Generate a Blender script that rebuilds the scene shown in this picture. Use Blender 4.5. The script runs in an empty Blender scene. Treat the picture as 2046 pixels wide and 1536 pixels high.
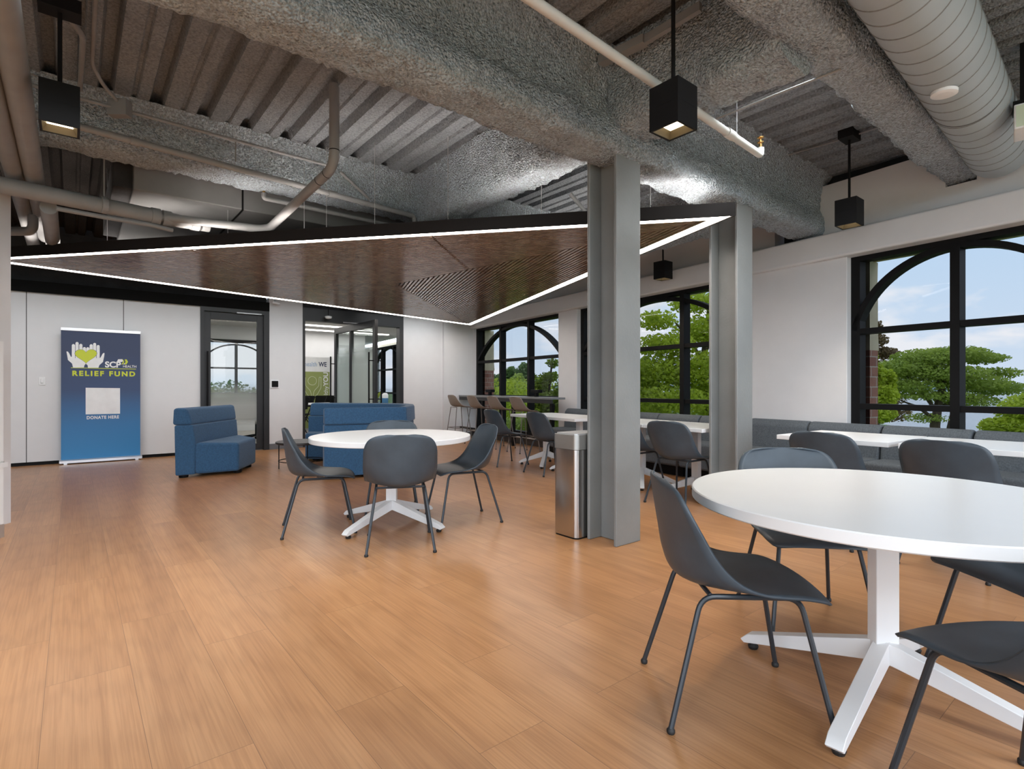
import bpy, bmesh, math, random
from mathutils import Vector, Matrix, noise
random.seed(7)
S = bpy.context.scene
COL = S.collection
CAMZ, F, CX, HY = 1.12, 1089.0, 1023.0, 773.0
PI = math.pi
D = math.radians
# building axes: U runs along the floor planks and deck ribs, V across them; N, W belong to the window wall
UX, UY, VX, VY = -.6277, .7785, .7785, .6277
NX, NY, WX, WY = .8489, .5285, -.5285, .8489
ROT_UV = math.atan2(VY, VX)          # local x = v, local y = u
ROT_WN = math.atan2(-WY, -WX)        # local x = -s, local y = d
def UV(v, u, z=0.): return Vector((u*UX+v*VX, u*UY+v*VY, z))
def WN(s, d, z=0.): return Vector((s*WX+d*NX, s*WY+d*NY, z))
def XY(x, y, z=0.): return Vector((x, y, z))
def at_z(px, py, z):
    Z = (z-CAMZ)*F/(HY-py)
    return Vector(((px-CX)/F*Z, Z, z))
def at_d(px, Z, py=None, z=0.):
    return Vector(((px-CX)/F*Z, Z, z if py is None else CAMZ+(HY-py)/F*Z))

# ------------------------------------------------------------------ mesh builder
class MB:
    def __init__(s): s.v, s.f = [], []
    def add(s, vs, fs):
        o = len(s.v); s.v += [Vector(p) for p in vs]; s.f += [tuple(i+o for i in f) for f in fs]; return s
    def box(s, a0, a1, b0, b1, z0, z1, M=XY):
        vs = [M(a, b, z) for z in (z0, z1) for b in (b0, b1) for a in (a0, a1)]
        return s.add(vs, [(0,2,3,1),(4,5,7,6),(0,1,5,4),(2,6,7,3),(0,4,6,2),(1,3,7,5)])
    def prism(s, pts, z0, z1, M=XY):
        n = len(pts)
        vs = [M(p[0], p[1], z0) for p in pts]+[M(p[0], p[1], z1) for p in pts]
        fs = [tuple(range(n))[::-1], tuple(range(n, 2*n))]+[(i, (i+1) % n, n+(i+1) % n, n+i) for i in range(n)]
        return s.add(vs, fs)
    def loft(s, A, B):   # two matching loops of 3D points, capped
        n = len(A)
        return s.add(list(A)+list(B), [tuple(range(n))[::-1], tuple(range(n, 2*n))]+[(i, (i+1) % n, n+(i+1) % n, n+i) for i in range(n)])
    def tube(s, path, r, n=10, cap=True):
        P = [Vector(p) for p in path]; R = r if isinstance(r, (list, tuple)) else [r]*len(P)
        t0 = (P[1]-P[0]).normalized()
        up = Vector((0,0,1)) if abs(t0.z) < .9 else Vector((1,0,0))
        nrm = (up-t0*up.dot(t0)).normalized()
        vs = []
        for i, p in enumerate(P):
            t = (P[min(i+1, len(P)-1)]-P[max(i-1, 0)]).normalized()
            nrm = (nrm-t*nrm.dot(t)); nrm = nrm.normalized() if nrm.length > 1e-6 else t.orthogonal().normalized()
            b = t.cross(nrm)
            vs += [p+(nrm*math.cos(2*PI*k/n)+b*math.sin(2*PI*k/n))*R[i] for k in range(n)]
        fs = [(i*n+k, i*n+(k+1) % n, (i+1)*n+(k+1) % n, (i+1)*n+k) for i in range(len(P)-1) for k in range(n)]
        if cap: fs += [tuple(range(n))[::-1], tuple(range((len(P)-1)*n, len(P)*n))]
        return s.add(vs, fs)
    def lathe(s, prof, c=(0,0,0), n=32):
        c = Vector(c); vs = []
        for r, z in prof: vs += [c+Vector((r*math.cos(2*PI*k/n), r*math.sin(2*PI*k/n), z)) for k in range(n)]
        fs = [(i*n+k, i*n+(k+1) % n, (i+1)*n+(k+1) % n, (i+1)*n+k) for i in range(len(prof)-1) for k in range(n)]
        fs += [tuple(range(n))[::-1], tuple(range((len(prof)-1)*n, len(prof)*n))]
        return s.add(vs, fs)
    def poly(s, pts3): return s.add(pts3, [tuple(range(len(pts3)))])
    def mesh(s, name, mat, inv=None, smooth=False):
        me = bpy.data.meshes.new(name)
        vs = [inv @ p for p in s.v] if inv else s.v
        me.from_pydata([tuple(p) for p in vs], [], s.f)
        me.materials.append(mat)
        bm = bmesh.new(); bm.from_mesh(me); bmesh.ops.recalc_face_normals(bm, faces=bm.faces); bm.to_mesh(me); bm.free()
        if smooth: smooth_mesh(me, smooth)
        return me
def smooth_mesh(me, ang=True):
    me.polygons.foreach_set('use_smooth', [True]*len(me.polygons))
    if ang is not True:
        bm = bmesh.new(); bm.from_mesh(me)
        for e in bm.edges:
            if len(e.link_faces) == 2 and e.calc_face_angle(0) > D(ang): e.smooth = False
        bm.to_mesh(me); bm.free()
def arc(c, r, a0, a1, n=8): return [(c[0]+r*math.cos(a0+(a1-a0)*i/n), c[1]+r*math.sin(a0+(a1-a0)*i/n)) for i in range(n+1)]
def rrect(x0, x1, y0, y1, r, n=5):
    return arc((x1-r, y1-r), r, 0, PI/2, n)+arc((x0+r, y1-r), r, PI/2, PI, n)+arc((x0+r, y0+r), r, PI, 1.5*PI, n)+arc((x1-r, y0+r), r, 1.5*PI, 2*PI, n)
def bend(path, r, n=6):   # round the corners of a polyline
    P = [Vector(p) for p in path]; out = [P[0]]
    for a, b, c in zip(P, P[1:], P[2:]):
        d1, d2 = (a-b), (c-b); k = min(r, d1.length*.45, d2.length*.45)
        q0, q1 = b+d1.normalized()*k, b+d2.normalized()*k
        for i in range(n+1):
            t = i/n; out.append(q0*(1-t)**2+b*2*t*(1-t)+q1*t*t)
    return out+[P[-1]]

# ------------------------------------------------------------------ scene helpers
INV = {}
def setp(o, label=None, cat=None, group=None, kind=None):
    if label: o['label'] = label
    if cat: o['category'] = cat
    if group: o['group'] = group
    if kind: o['kind'] = kind
    return o
def thing(name, label, cat, loc=(0,0,0), rotz=0, group=None):
    o = bpy.data.objects.new(name, None); COL.objects.link(o)
    o.empty_display_size = .1
    o.location = loc; o.rotation_euler = (0, 0, rotz)
    INV[o.name] = (Matrix.Translation(Vector(loc)) @ Matrix.Rotation(rotz, 4, 'Z')).inverted()
    return setp(o, label, cat, group)
def bevel(o, w, seg=2):
    m = o.modifiers.new('bevel', 'BEVEL'); m.width = w; m.segments = seg; m.limit_method = 'ANGLE'; m.angle_limit = D(35)
    smooth_mesh(o.data); o.modifiers.new('wn', 'WEIGHTED_NORMAL')
    return o
def part(name, mb, mat, parent, world=False, smooth=False, bev=0, label=None, seg=2):
    inv = None
    if world:
        p = parent
        while p is not None and p.name not in INV: p = p.parent
        inv = INV[p.name]
    o = bpy.data.objects.new(name, mb.mesh(name, mat, inv, smooth)); COL.objects.link(o)
    if parent is not None: o.parent = parent
    if bev: bevel(o, bev, seg)
    if label: o['label'] = label
    return o
def single(name, mb, mat, label=None, cat=None, group=None, kind=None, smooth=False, bev=0, rotz=0):
    lo = [min(p[i] for p in mb.v) for i in range(3)]; hi = [max(p[i] for p in mb.v) for i in range(3)]
    loc = Vector(((lo[0]+hi[0])/2, (lo[1]+hi[1])/2, lo[2]))
    M = Matrix.Translation(loc) @ Matrix.Rotation(rotz, 4, 'Z')
    o = bpy.data.objects.new(name, mb.mesh(name, mat, M.inverted(), smooth)); COL.objects.link(o)
    o.location = loc; o.rotation_euler = (0, 0, rotz); INV[o.name] = M.inverted()
    if bev: bevel(o, bev)
    return setp(o, label, cat, group, kind)
def struct(name, mb, mat, parent=None, smooth=False, bev=0, rotz=0):
    if parent is None: return single(name, mb, mat, kind='structure', smooth=smooth, bev=bev, rotz=rotz)
    return part(name, mb, mat, parent, world=True, smooth=smooth, bev=bev)
def dup(root, loc, rotz, label, group=None):
    def cp(o, par):
        c = o.copy(); COL.objects.link(c); c.parent = par
        for ch in kids.get(o, []): cp(ch, c)
        return c
    kids = {}
    for o in list(COL.objects):
        if o.parent is not None: kids.setdefault(o.parent, []).append(o)
    r = cp(root, None); r.location = loc; r.rotation_euler = (0, 0, rotz)
    r['label'] = label
    if group: r['group'] = group
    return r

# ------------------------------------------------------------------ materials
def srgb(r, g, b):
    f = lambda c: (c/255/12.92) if c/255 <= .04045 else ((c/255+.055)/1.055)**2.4
    return (f(r), f(g), f(b), 1)
def nodes(name):
    m = bpy.data.materials.new(name); m.use_nodes = True
    nt = m.node_tree; b = nt.nodes['Principled BSDF']
    return m, nt, b
def tc(nt, kind='Object', scale=(1,1,1)):
    t = nt.nodes.new('ShaderNodeTexCoord'); mp = nt.nodes.new('ShaderNodeMapping'); mp.inputs['Scale'].default_value = scale
    nt.links.new(t.outputs[kind], mp.inputs[0]); return mp.outputs[0]
def tex_noise(nt, co, scale, detail=3, rough=.5, dist=0):
    n = nt.nodes.new('ShaderNodeTexNoise'); n.inputs['Scale'].default_value = scale; n.inputs['Detail'].default_value = detail
    n.inputs['Roughness'].default_value = rough; n.inputs['Distortion'].default_value = dist
    nt.links.new(co, n.inputs['Vector']); return n.outputs[0]
def ramp(nt, fac, stops):
    r = nt.nodes.new('ShaderNodeValToRGB'); e = r.color_ramp.elements
    while len(e) < len(stops): e.new(.5)
    for el, (p, c) in zip(e, stops): el.position = p; el.color = c if len(c) == 4 else (*c, 1)
    nt.links.new(fac, r.inputs[0]); return r.outputs[0]
def bump(nt, b, h, strength=.2, dist=.01):
    n = nt.nodes.new('ShaderNodeBump'); n.inputs['Strength'].default_value = strength; n.inputs['Distance'].default_value = dist
    nt.links.new(h, n.inputs['Height']); nt.links.new(n.outputs[0], b.inputs['Normal'])
def mix(nt, fac, a, c, mode='MIX'):
    n = nt.nodes.new('ShaderNodeMix'); n.data_type = 'RGBA'; n.blend_type = mode
    for sock, val in ((n.inputs[0], fac), (n.inputs[6], a), (n.inputs[7], c)):
        if hasattr(val, 'is_output'): nt.links.new(val, sock)
        else: sock.default_value = val
    return n.outputs[2]
def M(name, col, rough=.5, metal=0, var=.06, vs=6, bs=0, bst=.2, bd=.004, spec=.5, stretch=(1,1,1), sheen=0):
    m, nt, b = nodes(name)
    b.inputs['Roughness'].default_value = rough; b.inputs['Metallic'].default_value = metal
    b.inputs['Specular IOR Level'].default_value = spec
    co = tc(nt, scale=stretch)
    n = tex_noise(nt, co, vs, 4)
    lo = tuple(c*(1-var) for c in col[:3])+(1,); hi = tuple(min(1, c*(1+var)) for c in col[:3])+(1,)
    nt.links.new(ramp(nt, n, [(.3, lo), (.7, hi)]), b.inputs['Base Color'])
    if bs: bump(nt, b, tex_noise(nt, co, bs, 3), bst, bd)
    if sheen: b.inputs['Sheen Weight'].default_value = sheen
    return m
def emit(name, col, strength):
    m, nt, b = nodes(name); b.inputs['Base Color'].default_value = (0, 0, 0, 1)
    b.inputs['Emission Color'].default_value = col; b.inputs['Emission Strength'].default_value = strength
    return m
WHITE = M('white_wall_paint', (.68, .68, .69), .6, var=.015, bs=120, bst=.03)
WHITEP = M('white_wall_panel', (.66, .66, .665), .45, var=.012)
TRIMW = M('white_trim_paint', (.74, .74, .74), .45, var=.01)
BLACK = M('black_frame_metal', (.006, .006, .0065), .55, var=.1, spec=.15)
DKFRAME = M('charcoal_door_metal', (.020, .021, .023), .45, var=.08)
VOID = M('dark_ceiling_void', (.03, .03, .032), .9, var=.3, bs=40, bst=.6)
GREYBASE = M('grey_rubber_base', (.14, .145, .155), .5)
TABLEW = M('white_table_laminate', (.80, .80, .80), .28, var=.008)
STEELW = M('white_powder_coat', (.76, .76, .76), .4, var=.01)
SHELL = M('charcoal_plastic_shell', (.046, .063, .080), .42, var=.16, vs=9, bs=300, bst=.04)
CHAIRLEG = M('charcoal_leg_metal', (.035, .042, .05), .35, metal=.3, var=.05)
TAUPE = M('taupe_plastic_shell', (.235, .19, .155), .5, var=.05)
TAUPELEG = M('taupe_leg_metal', (.17, .15, .135), .4, metal=.3)
GLIDE = M('black_rubber_glide', (.01, .01, .01), .6)
BLUE = M('blue_wool_fabric', (.038, .105, .205), .85, var=.16, vs=60, bs=380, bst=.3, bd=.002, spec=.25, sheen=.15)
GREYF = M('grey_wool_fabric', (.105, .120, .135), .9, var=.25, vs=90, bs=400, bst=.3, bd=.002, spec=.2)
COLGREY = M('painted_steel_grey', (.215, .222, .218), .42, var=.08, vs=3, bs=45, bst=.28, bd=.006)
PIPE = M('grey_painted_pipe', (.255, .258, .262), .5, var=.08)
PIPEW = M('white_painted_pipe', (.58, .58, .56), .45, var=.03)
DUCTG = M('pale_grey_duct_paint', (.37, .42, .45), .45, var=.03)
DUCTD = M('grey_sheet_duct', (.175, .178, .182), .55, var=.06)
BRASS = M('brass', (.7, .42, .15), .25, metal=1)
STAIN = M('brushed_stainless', (.56, .55, .54), .22, metal=1, var=.05, stretch=(8,8,200))
ALU = M('brushed_aluminium', (.62, .62, .63), .3, metal=.8, var=.04)
BRONZE = M('dark_bronze_fascia', (.010, .007, .006), .6, spec=.25)
LED = emit('warm_led_diffuser', (1, .9, .82, 1), 16)
LAMPE = emit('pendant_lamp_diffuser', (1, .83, .58, 1), 3.2)
OFFICE_LED = emit('office_linear_diffuser', (1, .96, .9, 1), 2.2)
CLOTHW = M('white_plastic', (.82, .84, .86), .4)
CREAM = M('cream_limestone', (.92, .78, .56), .8, var=.06, bs=60, bst=.2)
CARPET = M('pale_grey_carpet', (.42, .39, .36), .95, var=.2, vs=30)
OFFW = M('office_ceiling_tile', (.60, .59, .57), .9, var=.04, vs=40)

def floor_mat():
    m, nt, b = nodes('cherry_vinyl_plank')
    co = tc(nt, scale=(1,1,1))
    sw = nt.nodes.new('ShaderNodeSeparateXYZ'); nt.links.new(co, sw.inputs[0])
    cb = nt.nodes.new('ShaderNodeCombineXYZ'); nt.links.new(sw.outputs[1], cb.inputs[0]); nt.links.new(sw.outputs[0], cb.inputs[1])
    pv = cb.outputs[0]     # x along the planks
    br = nt.nodes.new('ShaderNodeTexBrick'); nt.links.new(pv, br.inputs['Vector'])
    br.offset = .37; br.offset_frequency = 2; br.squash = 1
    br.inputs['Color1'].default_value = (0, 0, 0, 1); br.inputs['Color2'].default_value = (1, 1, 1, 1); br.inputs['Mortar'].default_value = (.5, .5, .5, 1)
    br.inputs['Scale'].default_value = 1; br.inputs['Brick Width'].default_value = 1.32; br.inputs['Row Height'].default_value = .262
    br.inputs['Mortar Size'].default_value = .0011; br.inputs['Mortar Smooth'].default_value = .2; br.inputs['Bias'].default_value = 0
    # shift the grain per plank
    ad = nt.nodes.new('ShaderNodeVectorMath'); ad.operation = 'MULTIPLY_ADD'
    nt.links.new(br.outputs['Color'], ad.inputs[0]); ad.inputs[1].default_value = (13, 7, 0); nt.links.new(pv, ad.inputs[2])
    mp = nt.nodes.new('ShaderNodeMapping'); mp.inputs['Scale'].default_value = (.42, 7, 1); nt.links.new(ad.outputs[0], mp.inputs[0])
    g1 = tex_noise(nt, mp.outputs[0], 1.3, 5, .55, .8)
    mp2 = nt.nodes.new('ShaderNodeMapping'); mp2.inputs['Scale'].default_value = (1.3, 70, 1); nt.links.new(ad.outputs[0], mp2.inputs[0])
    g2 = tex_noise(nt, mp2.outputs[0], 1.5, 4, .6, .4)
    wv = nt.nodes.new('ShaderNodeTexWave'); wv.wave_type = 'RINGS'; wv.rings_direction = 'Y'
    mp3 = nt.nodes.new('ShaderNodeMapping'); mp3.inputs['Scale'].default_value = (.30, 4, 1); nt.links.new(ad.outputs[0], mp3.inputs[0])
    nt.links.new(mp3.outputs[0], wv.inputs[0]); wv.inputs['Scale'].default_value = 2.6; wv.inputs['Distortion'].default_value = 7; wv.inputs['Detail'].default_value = 3; wv.inputs['Detail Scale'].default_value = .8
    base = ramp(nt, g1, [(.25, (.36, .172, .072)), (.5, (.430, .217, .096)), (.75, (.49, .262, .122))])
    base = mix(nt, .5, base, ramp(nt, br.outputs['Color'], [(0, (.76, .73, .70)), (1, (1.12, 1.12, 1.12))]), 'MULTIPLY')
    base = mix(nt, .5, base, ramp(nt, g2, [(.36, (.70, .64, .58)), (.58, (1.05, 1.05, 1.05))]), 'MULTIPLY')
    base = mix(nt, .28, base, ramp(nt, wv.outputs[1], [(0, (.78, .74, .70)), (.35, (1, 1, 1)), (1, (1.05, 1.04, 1.03))]), 'MULTIPLY')
    fin = mix(nt, br.outputs['Fac'], base, (.20, .095, .043, 1))
    nt.links.new(fin, b.inputs['Base Color'])
    b.inputs['Roughness'].default_value = .30; b.inputs['Specular IOR Level'].default_value = .42
    bump(nt, b, g2, .06, .002)
    return m
FLOORM = floor_mat()
def walnut_mat():
    m, nt, b = nodes('walnut_slat_veneer'); co = tc(nt, scale=(1.5, 1.5, 1))
    n = tex_noise(nt, co, 5, 6, .6, .8)
    nt.links.new(ramp(nt, n, [(.3, (.20, .135, .102)), (.55, (.31, .22, .168)), (.8, (.42, .32, .255))]), b.inputs['Base Color'])
    b.inputs['Roughness'].default_value = .2; b.inputs['Specular IOR Level'].default_value = .95
    return m
WALNUT = walnut_mat()
def spray_mat(name, c, bst=1.0, bd=.032, lo=.64):
    m, nt, b = nodes(name); co = tc(nt)
    n1 = tex_noise(nt, co, 56, 4, .65); n2 = tex_noise(nt, co, 3.5, 3)
    vo = nt.nodes.new('ShaderNodeTexVoronoi'); vo.inputs['Scale'].default_value = 74; nt.links.new(co, vo.inputs['Vector'])
    base = ramp(nt, n1, [(.34, tuple(x*lo for x in c)), (.62, tuple(x*1.2 for x in c))])
    base = mix(nt, .5, base, ramp(nt, n2, [(.3, (.8, .8, .82)), (.7, (1.1, 1.08, 1.06))]), 'MULTIPLY')
    nt.links.new(base, b.inputs['Base Color']); b.inputs['Roughness'].default_value = .95; b.inputs['Specular IOR Level'].default_value = .15
    ma = nt.nodes.new('ShaderNodeMath'); ma.operation = 'SUBTRACT'; nt.links.new(n1, ma.inputs[0]); nt.links.new(vo.outputs[0], ma.inputs[1])
    bump(nt, b, ma.outputs[0], bst, bd)
    return m
SPRAY = spray_mat('grey_sprayed_fireproofing', (.58, .66, .73))
DECKM = spray_mat('grey_sprayed_steel_deck', (.245, .268, .292), .5, .02, .72)
def glass_mat(name, tint, refl=1.0, frost=None):
    m = bpy.data.materials.new(name); m.use_nodes = True; nt = m.node_tree; nt.nodes.clear()
    out = nt.nodes.new('ShaderNodeOutputMaterial'); tr = nt.nodes.new('ShaderNodeBsdfTransparent'); tr.inputs[0].default_value = tint
    gl = nt.nodes.new('ShaderNodeBsdfGlossy'); gl.inputs['Roughness'].default_value = .02
    fr = nt.nodes.new('ShaderNodeFresnel'); fr.inputs[0].default_value = 1.45
    mu = nt.nodes.new('ShaderNodeMath'); mu.operation = 'MULTIPLY'; mu.inputs[1].default_value = refl; nt.links.new(fr.outputs[0], mu.inputs[0])
    mx = nt.nodes.new('ShaderNodeMixShader'); nt.links.new(mu.outputs[0], mx.inputs[0])
    body = tr.outputs[0]
    if frost:       # frosted film band: (height where it starts, where it is full, colour)
        co = tc(nt); sx = nt.nodes.new('ShaderNodeSeparateXYZ'); nt.links.new(co, sx.inputs[0])
        mr = nt.nodes.new('ShaderNodeMapRange'); nt.links.new(sx.outputs[2], mr.inputs[0])
        mr.inputs[1].default_value = frost[0]; mr.inputs[2].default_value = frost[1]; mr.inputs[3].default_value = 0; mr.inputs[4].default_value = frost[3]
        if len(frost) > 4:
            lo = nt.nodes.new('ShaderNodeMapRange'); nt.links.new(sx.outputs[2], lo.inputs[0]); lo.inputs[1].default_value = frost[4]; lo.inputs[2].default_value = frost[5]
            pr = nt.nodes.new('ShaderNodeMath'); pr.operation = 'MULTIPLY'; nt.links.new(mr.outputs[0], pr.inputs[0]); nt.links.new(lo.outputs[0], pr.inputs[1]); mr = pr
        df = nt.nodes.new('ShaderNodeBsdfDiffuse'); df.inputs[0].default_value = frost[2]
        tl = nt.nodes.new('ShaderNodeBsdfTranslucent'); tl.inputs[0].default_value = frost[2]
        m2 = nt.nodes.new('ShaderNodeMixShader'); m2.inputs[0].default_value = .5; nt.links.new(df.outputs[0], m2.inputs[1]); nt.links.new(tl.outputs[0], m2.inputs[2])
        m3 = nt.nodes.new('ShaderNodeMixShader'); nt.links.new(mr.outputs[0], m3.inputs[0]); nt.links.new(tr.outputs[0], m3.inputs[1]); nt.links.new(m2.outputs[0], m3.inputs[2])
        body = m3.outputs[0]
    nt.links.new(body, mx.inputs[1]); nt.links.new(gl.outputs[0], mx.inputs[2]); nt.links.new(mx.outputs[0], out.inputs[0])
    return m
GLASS = glass_mat('tinted_window_glass', (.428, .436, .445, 1), .12)
CLEAR = glass_mat('clear_door_glass', (.93, .95, .94, 1), .5, (1.2, .80, (.55, .57, .55, 1), .8, .45, .58))
FROST = glass_mat('frosted_door_glass', (.9, .94, .93, 1), .4, (1.95, 1.55, (.66, .74, .72, 1), .85))
ACRYL = glass_mat('clear_acrylic', (.9, .92, .92, 1), .25)
def brick_mat():
    m, nt, b = nodes('red_brick'); co = tc(nt)
    sx = nt.nodes.new('ShaderNodeSeparateXYZ'); nt.links.new(co, sx.inputs[0])
    ad = nt.nodes.new('ShaderNodeMath'); nt.links.new(sx.outputs[0], ad.inputs[0]); nt.links.new(sx.outputs[1], ad.inputs[1])
    cb = nt.nodes.new('ShaderNodeCombineXYZ'); nt.links.new(ad.outputs[0], cb.inputs[0]); nt.links.new(sx.outputs[2], cb.inputs[1])
    br = nt.nodes.new('ShaderNodeTexBrick'); nt.links.new(cb.outputs[0], br.inputs['Vector']); br.inputs['Scale'].default_value = 1
    br.inputs['Brick Width'].default_value = .21; br.inputs['Row Height'].default_value = .105; br.inputs['Mortar Size'].default_value = .006
    br.inputs['Color1'].default_value = (.42, .17, .13, 1); br.inputs['Color2'].default_value = (.56, .26, .19, 1); br.inputs['Mortar'].default_value = (.72, .62, .54, 1)
    nt.links.new(br.outputs['Color'], b.inputs['Base Color']); b.inputs['Roughness'].default_value = .9
    return m
BRICK = brick_mat()
def banner_mat():
    m, nt, b = nodes('navy_to_blue_print'); co = tc(nt); sx = nt.nodes.new('ShaderNodeSeparateXYZ'); nt.links.new(co, sx.inputs[0])
    mr = nt.nodes.new('ShaderNodeMapRange'); nt.links.new(sx.outputs[2], mr.inputs[0]); mr.inputs[1].default_value = 0; mr.inputs[2].default_value = 1.95
    nt.links.new(ramp(nt, mr.outputs[0], [(.0, srgb(48, 132, 190)), (.28, srgb(44, 112, 165)), (.55, srgb(44, 66, 104)), (.85, srgb(38, 52, 84))]), b.inputs['Base Color'])
    b.inputs['Roughness'].default_value = .45
    return m
def leafm(name, c1, c2):
    m, nt, b = nodes(name); co = tc(nt); n = tex_noise(nt, co, 1.3, 4, .7)
    cl = ramp(nt, n, [(.3, c1), (.7, c2)])
    nt.links.new(cl, b.inputs['Base Color']); b.inputs['Roughness'].default_value = .6
    tl = nt.nodes.new('ShaderNodeBsdfTranslucent'); nt.links.new(cl, tl.inputs[0])
    mx = nt.nodes.new('ShaderNodeMixShader'); mx.inputs[0].default_value = .45
    out = nt.nodes['Material Output']; nt.links.new(b.outputs[0], mx.inputs[1]); nt.links.new(tl.outputs[0], mx.inputs[2]); nt.links.new(mx.outputs[0], out.inputs[0])
    return m
LEAF_B = leafm('bright_green_leaves', (.36, .46, .03), (.66, .76, .08))
LEAF_M = leafm('mid_green_leaves', (.25, .35, .05), (.48, .58, .11))
LEAF_Y = leafm('willow_green_leaves', (.36, .48, .09), (.62, .72, .20))
LEAF_D = leafm('deep_green_leaves', (.10, .20, .06), (.24, .36, .11))
LEAF_S = leafm('brown_spruce_needles', (.15, .105, .05), (.30, .21, .09))
BARK = M('grey_brown_bark', (.09, .065, .045), .9, var=.3)
GRASSM = M('grass_ground', (.10, .17, .04), .95, var=.35, vs=.6)
LAKEM = M('pale_lake_water', (.34, .36, .37), .25, var=.08, vs=.08)
HILLM = M('hazy_far_hills', (.22, .30, .33), 1, var=.2, vs=.02)

# ================================================================== SHELL
UB = 10.35                                   # back wall plane (u)
def vlim(u, d): return (d+.1215*u)/.9926       # v where the window wall distance d is reached
fl = MB().prism([(-8, -5), (vlim(-5, 6.1), -5), (vlim(UB+.06, 6.1), UB+.06), (-8, UB+.06)], -.12, 0, UV)
struct('floor', fl, FLOORM, rotz=ROT_UV)
_fo = bpy.data.objects['floor'].location
for _n in FLOORM.node_tree.nodes:
    if _n.type == 'MAPPING' and _n.inputs['Vector'].links[0].from_node.type == 'TEX_COORD': _n.inputs['Location'].default_value = (_fo.x*VX+_fo.y*VY+.08, 0, 0)
fl2 = MB().prism([(-3, UB+.06), (vlim(UB, 6.1), UB+.06), (vlim(20, 6.1), 20), (-3, 20)], -.12, -.002, UV)
struct('floor_conference', fl2, CARPET, rotz=ROT_UV)

# corrugated deck
def deck():
    mb = MB(); z0 = 3.40; per = .33
    prof = [(0, 0), (.105, 0), (.118, .022), (.138, .022), (.150, 0), (.225, 0), (.248, .085), (.308, .085), (.33, 0)]
    vs = []; v = -8.0
    while v < 7.4:
        for a, h in prof[:-1]: vs.append((v+a, z0+h))
        v += per
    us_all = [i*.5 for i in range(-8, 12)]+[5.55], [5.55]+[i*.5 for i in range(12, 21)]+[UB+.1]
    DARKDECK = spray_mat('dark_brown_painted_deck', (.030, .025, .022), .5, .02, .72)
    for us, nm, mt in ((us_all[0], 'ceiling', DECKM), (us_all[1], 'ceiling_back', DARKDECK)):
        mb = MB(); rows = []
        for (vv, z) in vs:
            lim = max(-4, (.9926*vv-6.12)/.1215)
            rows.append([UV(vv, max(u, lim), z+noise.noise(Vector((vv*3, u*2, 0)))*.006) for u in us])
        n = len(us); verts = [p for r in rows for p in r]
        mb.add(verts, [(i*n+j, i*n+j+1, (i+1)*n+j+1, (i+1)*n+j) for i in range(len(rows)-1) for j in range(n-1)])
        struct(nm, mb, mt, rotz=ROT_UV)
    slab = MB().prism([(-8, -4), (vlim(-4, 6.12), -4), (vlim(UB+.1, 6.12), UB+.1), (-8, UB+.1)], 3.55, 3.7, UV)
    struct('ceiling_slab', slab, DECKM, rotz=ROT_UV)
deck()

def spray_beam(name, Mf, a0, a1, c, zb, zt, hw, flare=.16, step=.030, amp=.02, seed=0):
    """fireproofed steel beam: a runs along it, c is its centre line across; ragged sprayed surface"""
    wv = hw*.62
    prof = [(-hw-flare, zt), (-wv-.05, zt-.10), (-wv, zt-.24), (-wv-.01, zb+.26), (-hw, zb+.17), (-hw-.012, zb+.04), (-hw+.03, zb), (hw-.03, zb), (hw+.012, zb+.04), (hw, zb+.17), (wv+.01, zb+.26), (wv, zt-.24), (wv+.05, zt-.10), (hw+flare, zt)]
    if zt-zb < .55:
        prof = [(-hw-flare, zt), (-hw-.02, zt-.10), (-hw, zb+.10), (-hw+.02, zb+.01), (-hw+.06, zb), (hw-.06, zb), (hw-.02, zb+.01), (hw, zb+.10), (hw+.02, zt-.10), (hw+flare, zt)]
    pts = []
    for (x0, z0), (x1, z1) in zip(prof, prof[1:]):
        L = math.hypot(x1-x0, z1-z0); k = max(1, round(L/step))
        pts += [(x0+(x1-x0)*i/k, z0+(z1-z0)*i/k) for i in range(k)]
    pts.append(prof[-1])
    # smooth the cross-section
    for _ in range(2):
        pts = [pts[0]]+[((a[0]+2*b[0]+e[0])/4, (a[1]+2*b[1]+e[1])/4) for a, b, e in zip(pts, pts[1:], pts[2:])]+[pts[-1]]
    nrm = []
    for i in range(len(pts)):
        a, b = pts[max(i-1, 0)], pts[min(i+1, len(pts)-1)]; t = Vector((b[0]-a[0], b[1]-a[1])).normalized(); nrm.append((t.y*1, -t.x))
    na = max(2, round((a1-a0)/step)); vs = []
    for i in range(na+1):
        a = a0+(a1-a0)*i/na
        low = noise.noise(Vector((a*.9+seed, 3.1, seed)))*.018
        for (x, z), (nx, nz) in zip(pts, nrm):
            q = Vector((a*21+seed*5, x*21, z*21))
            h = amp*(.9*noise.noise(q)+.7*noise.noise(q*2.3))+.022*noise.noise(q*.22)+low
            vs.append(Mf(c+x+nx*h*-1, a, z+nz*h*-1))
    n = len(pts); mb = MB()
    mb.add(vs, [(i*n+j, i*n+j+1, (i+1)*n+j+1, (i+1)*n+j) for i in range(na) for j in range(n-1)])
    mb.add([vs[j] for j in range(n)], [tuple(range(n))]); mb.add([vs[na*n+j] for j in range(n)], [tuple(range(n))])
    return struct(name, mb, SPRAY, smooth=True)
VU = lambda c, a, z: UV(a, c, z)            # beam along V at u=c
UVm = lambda c, a, z: UV(c, a, z)           # beam along U at v=c
spray_beam('beam', VU, -3.2, vlim(2.62, 6.05), 2.62, 2.75, 3.41, .17, .04, seed=1)       # girder over both columns
spray_beam('beam', VU, .2, vlim(1.27, 6.05), 1.27, 2.95, 3.41, .15, .05, seed=2)
spray_beam('beam', VU, -6.5, 5.6, 5.50, 3.00, 3.41, .18, .10, seed=3)
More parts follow.
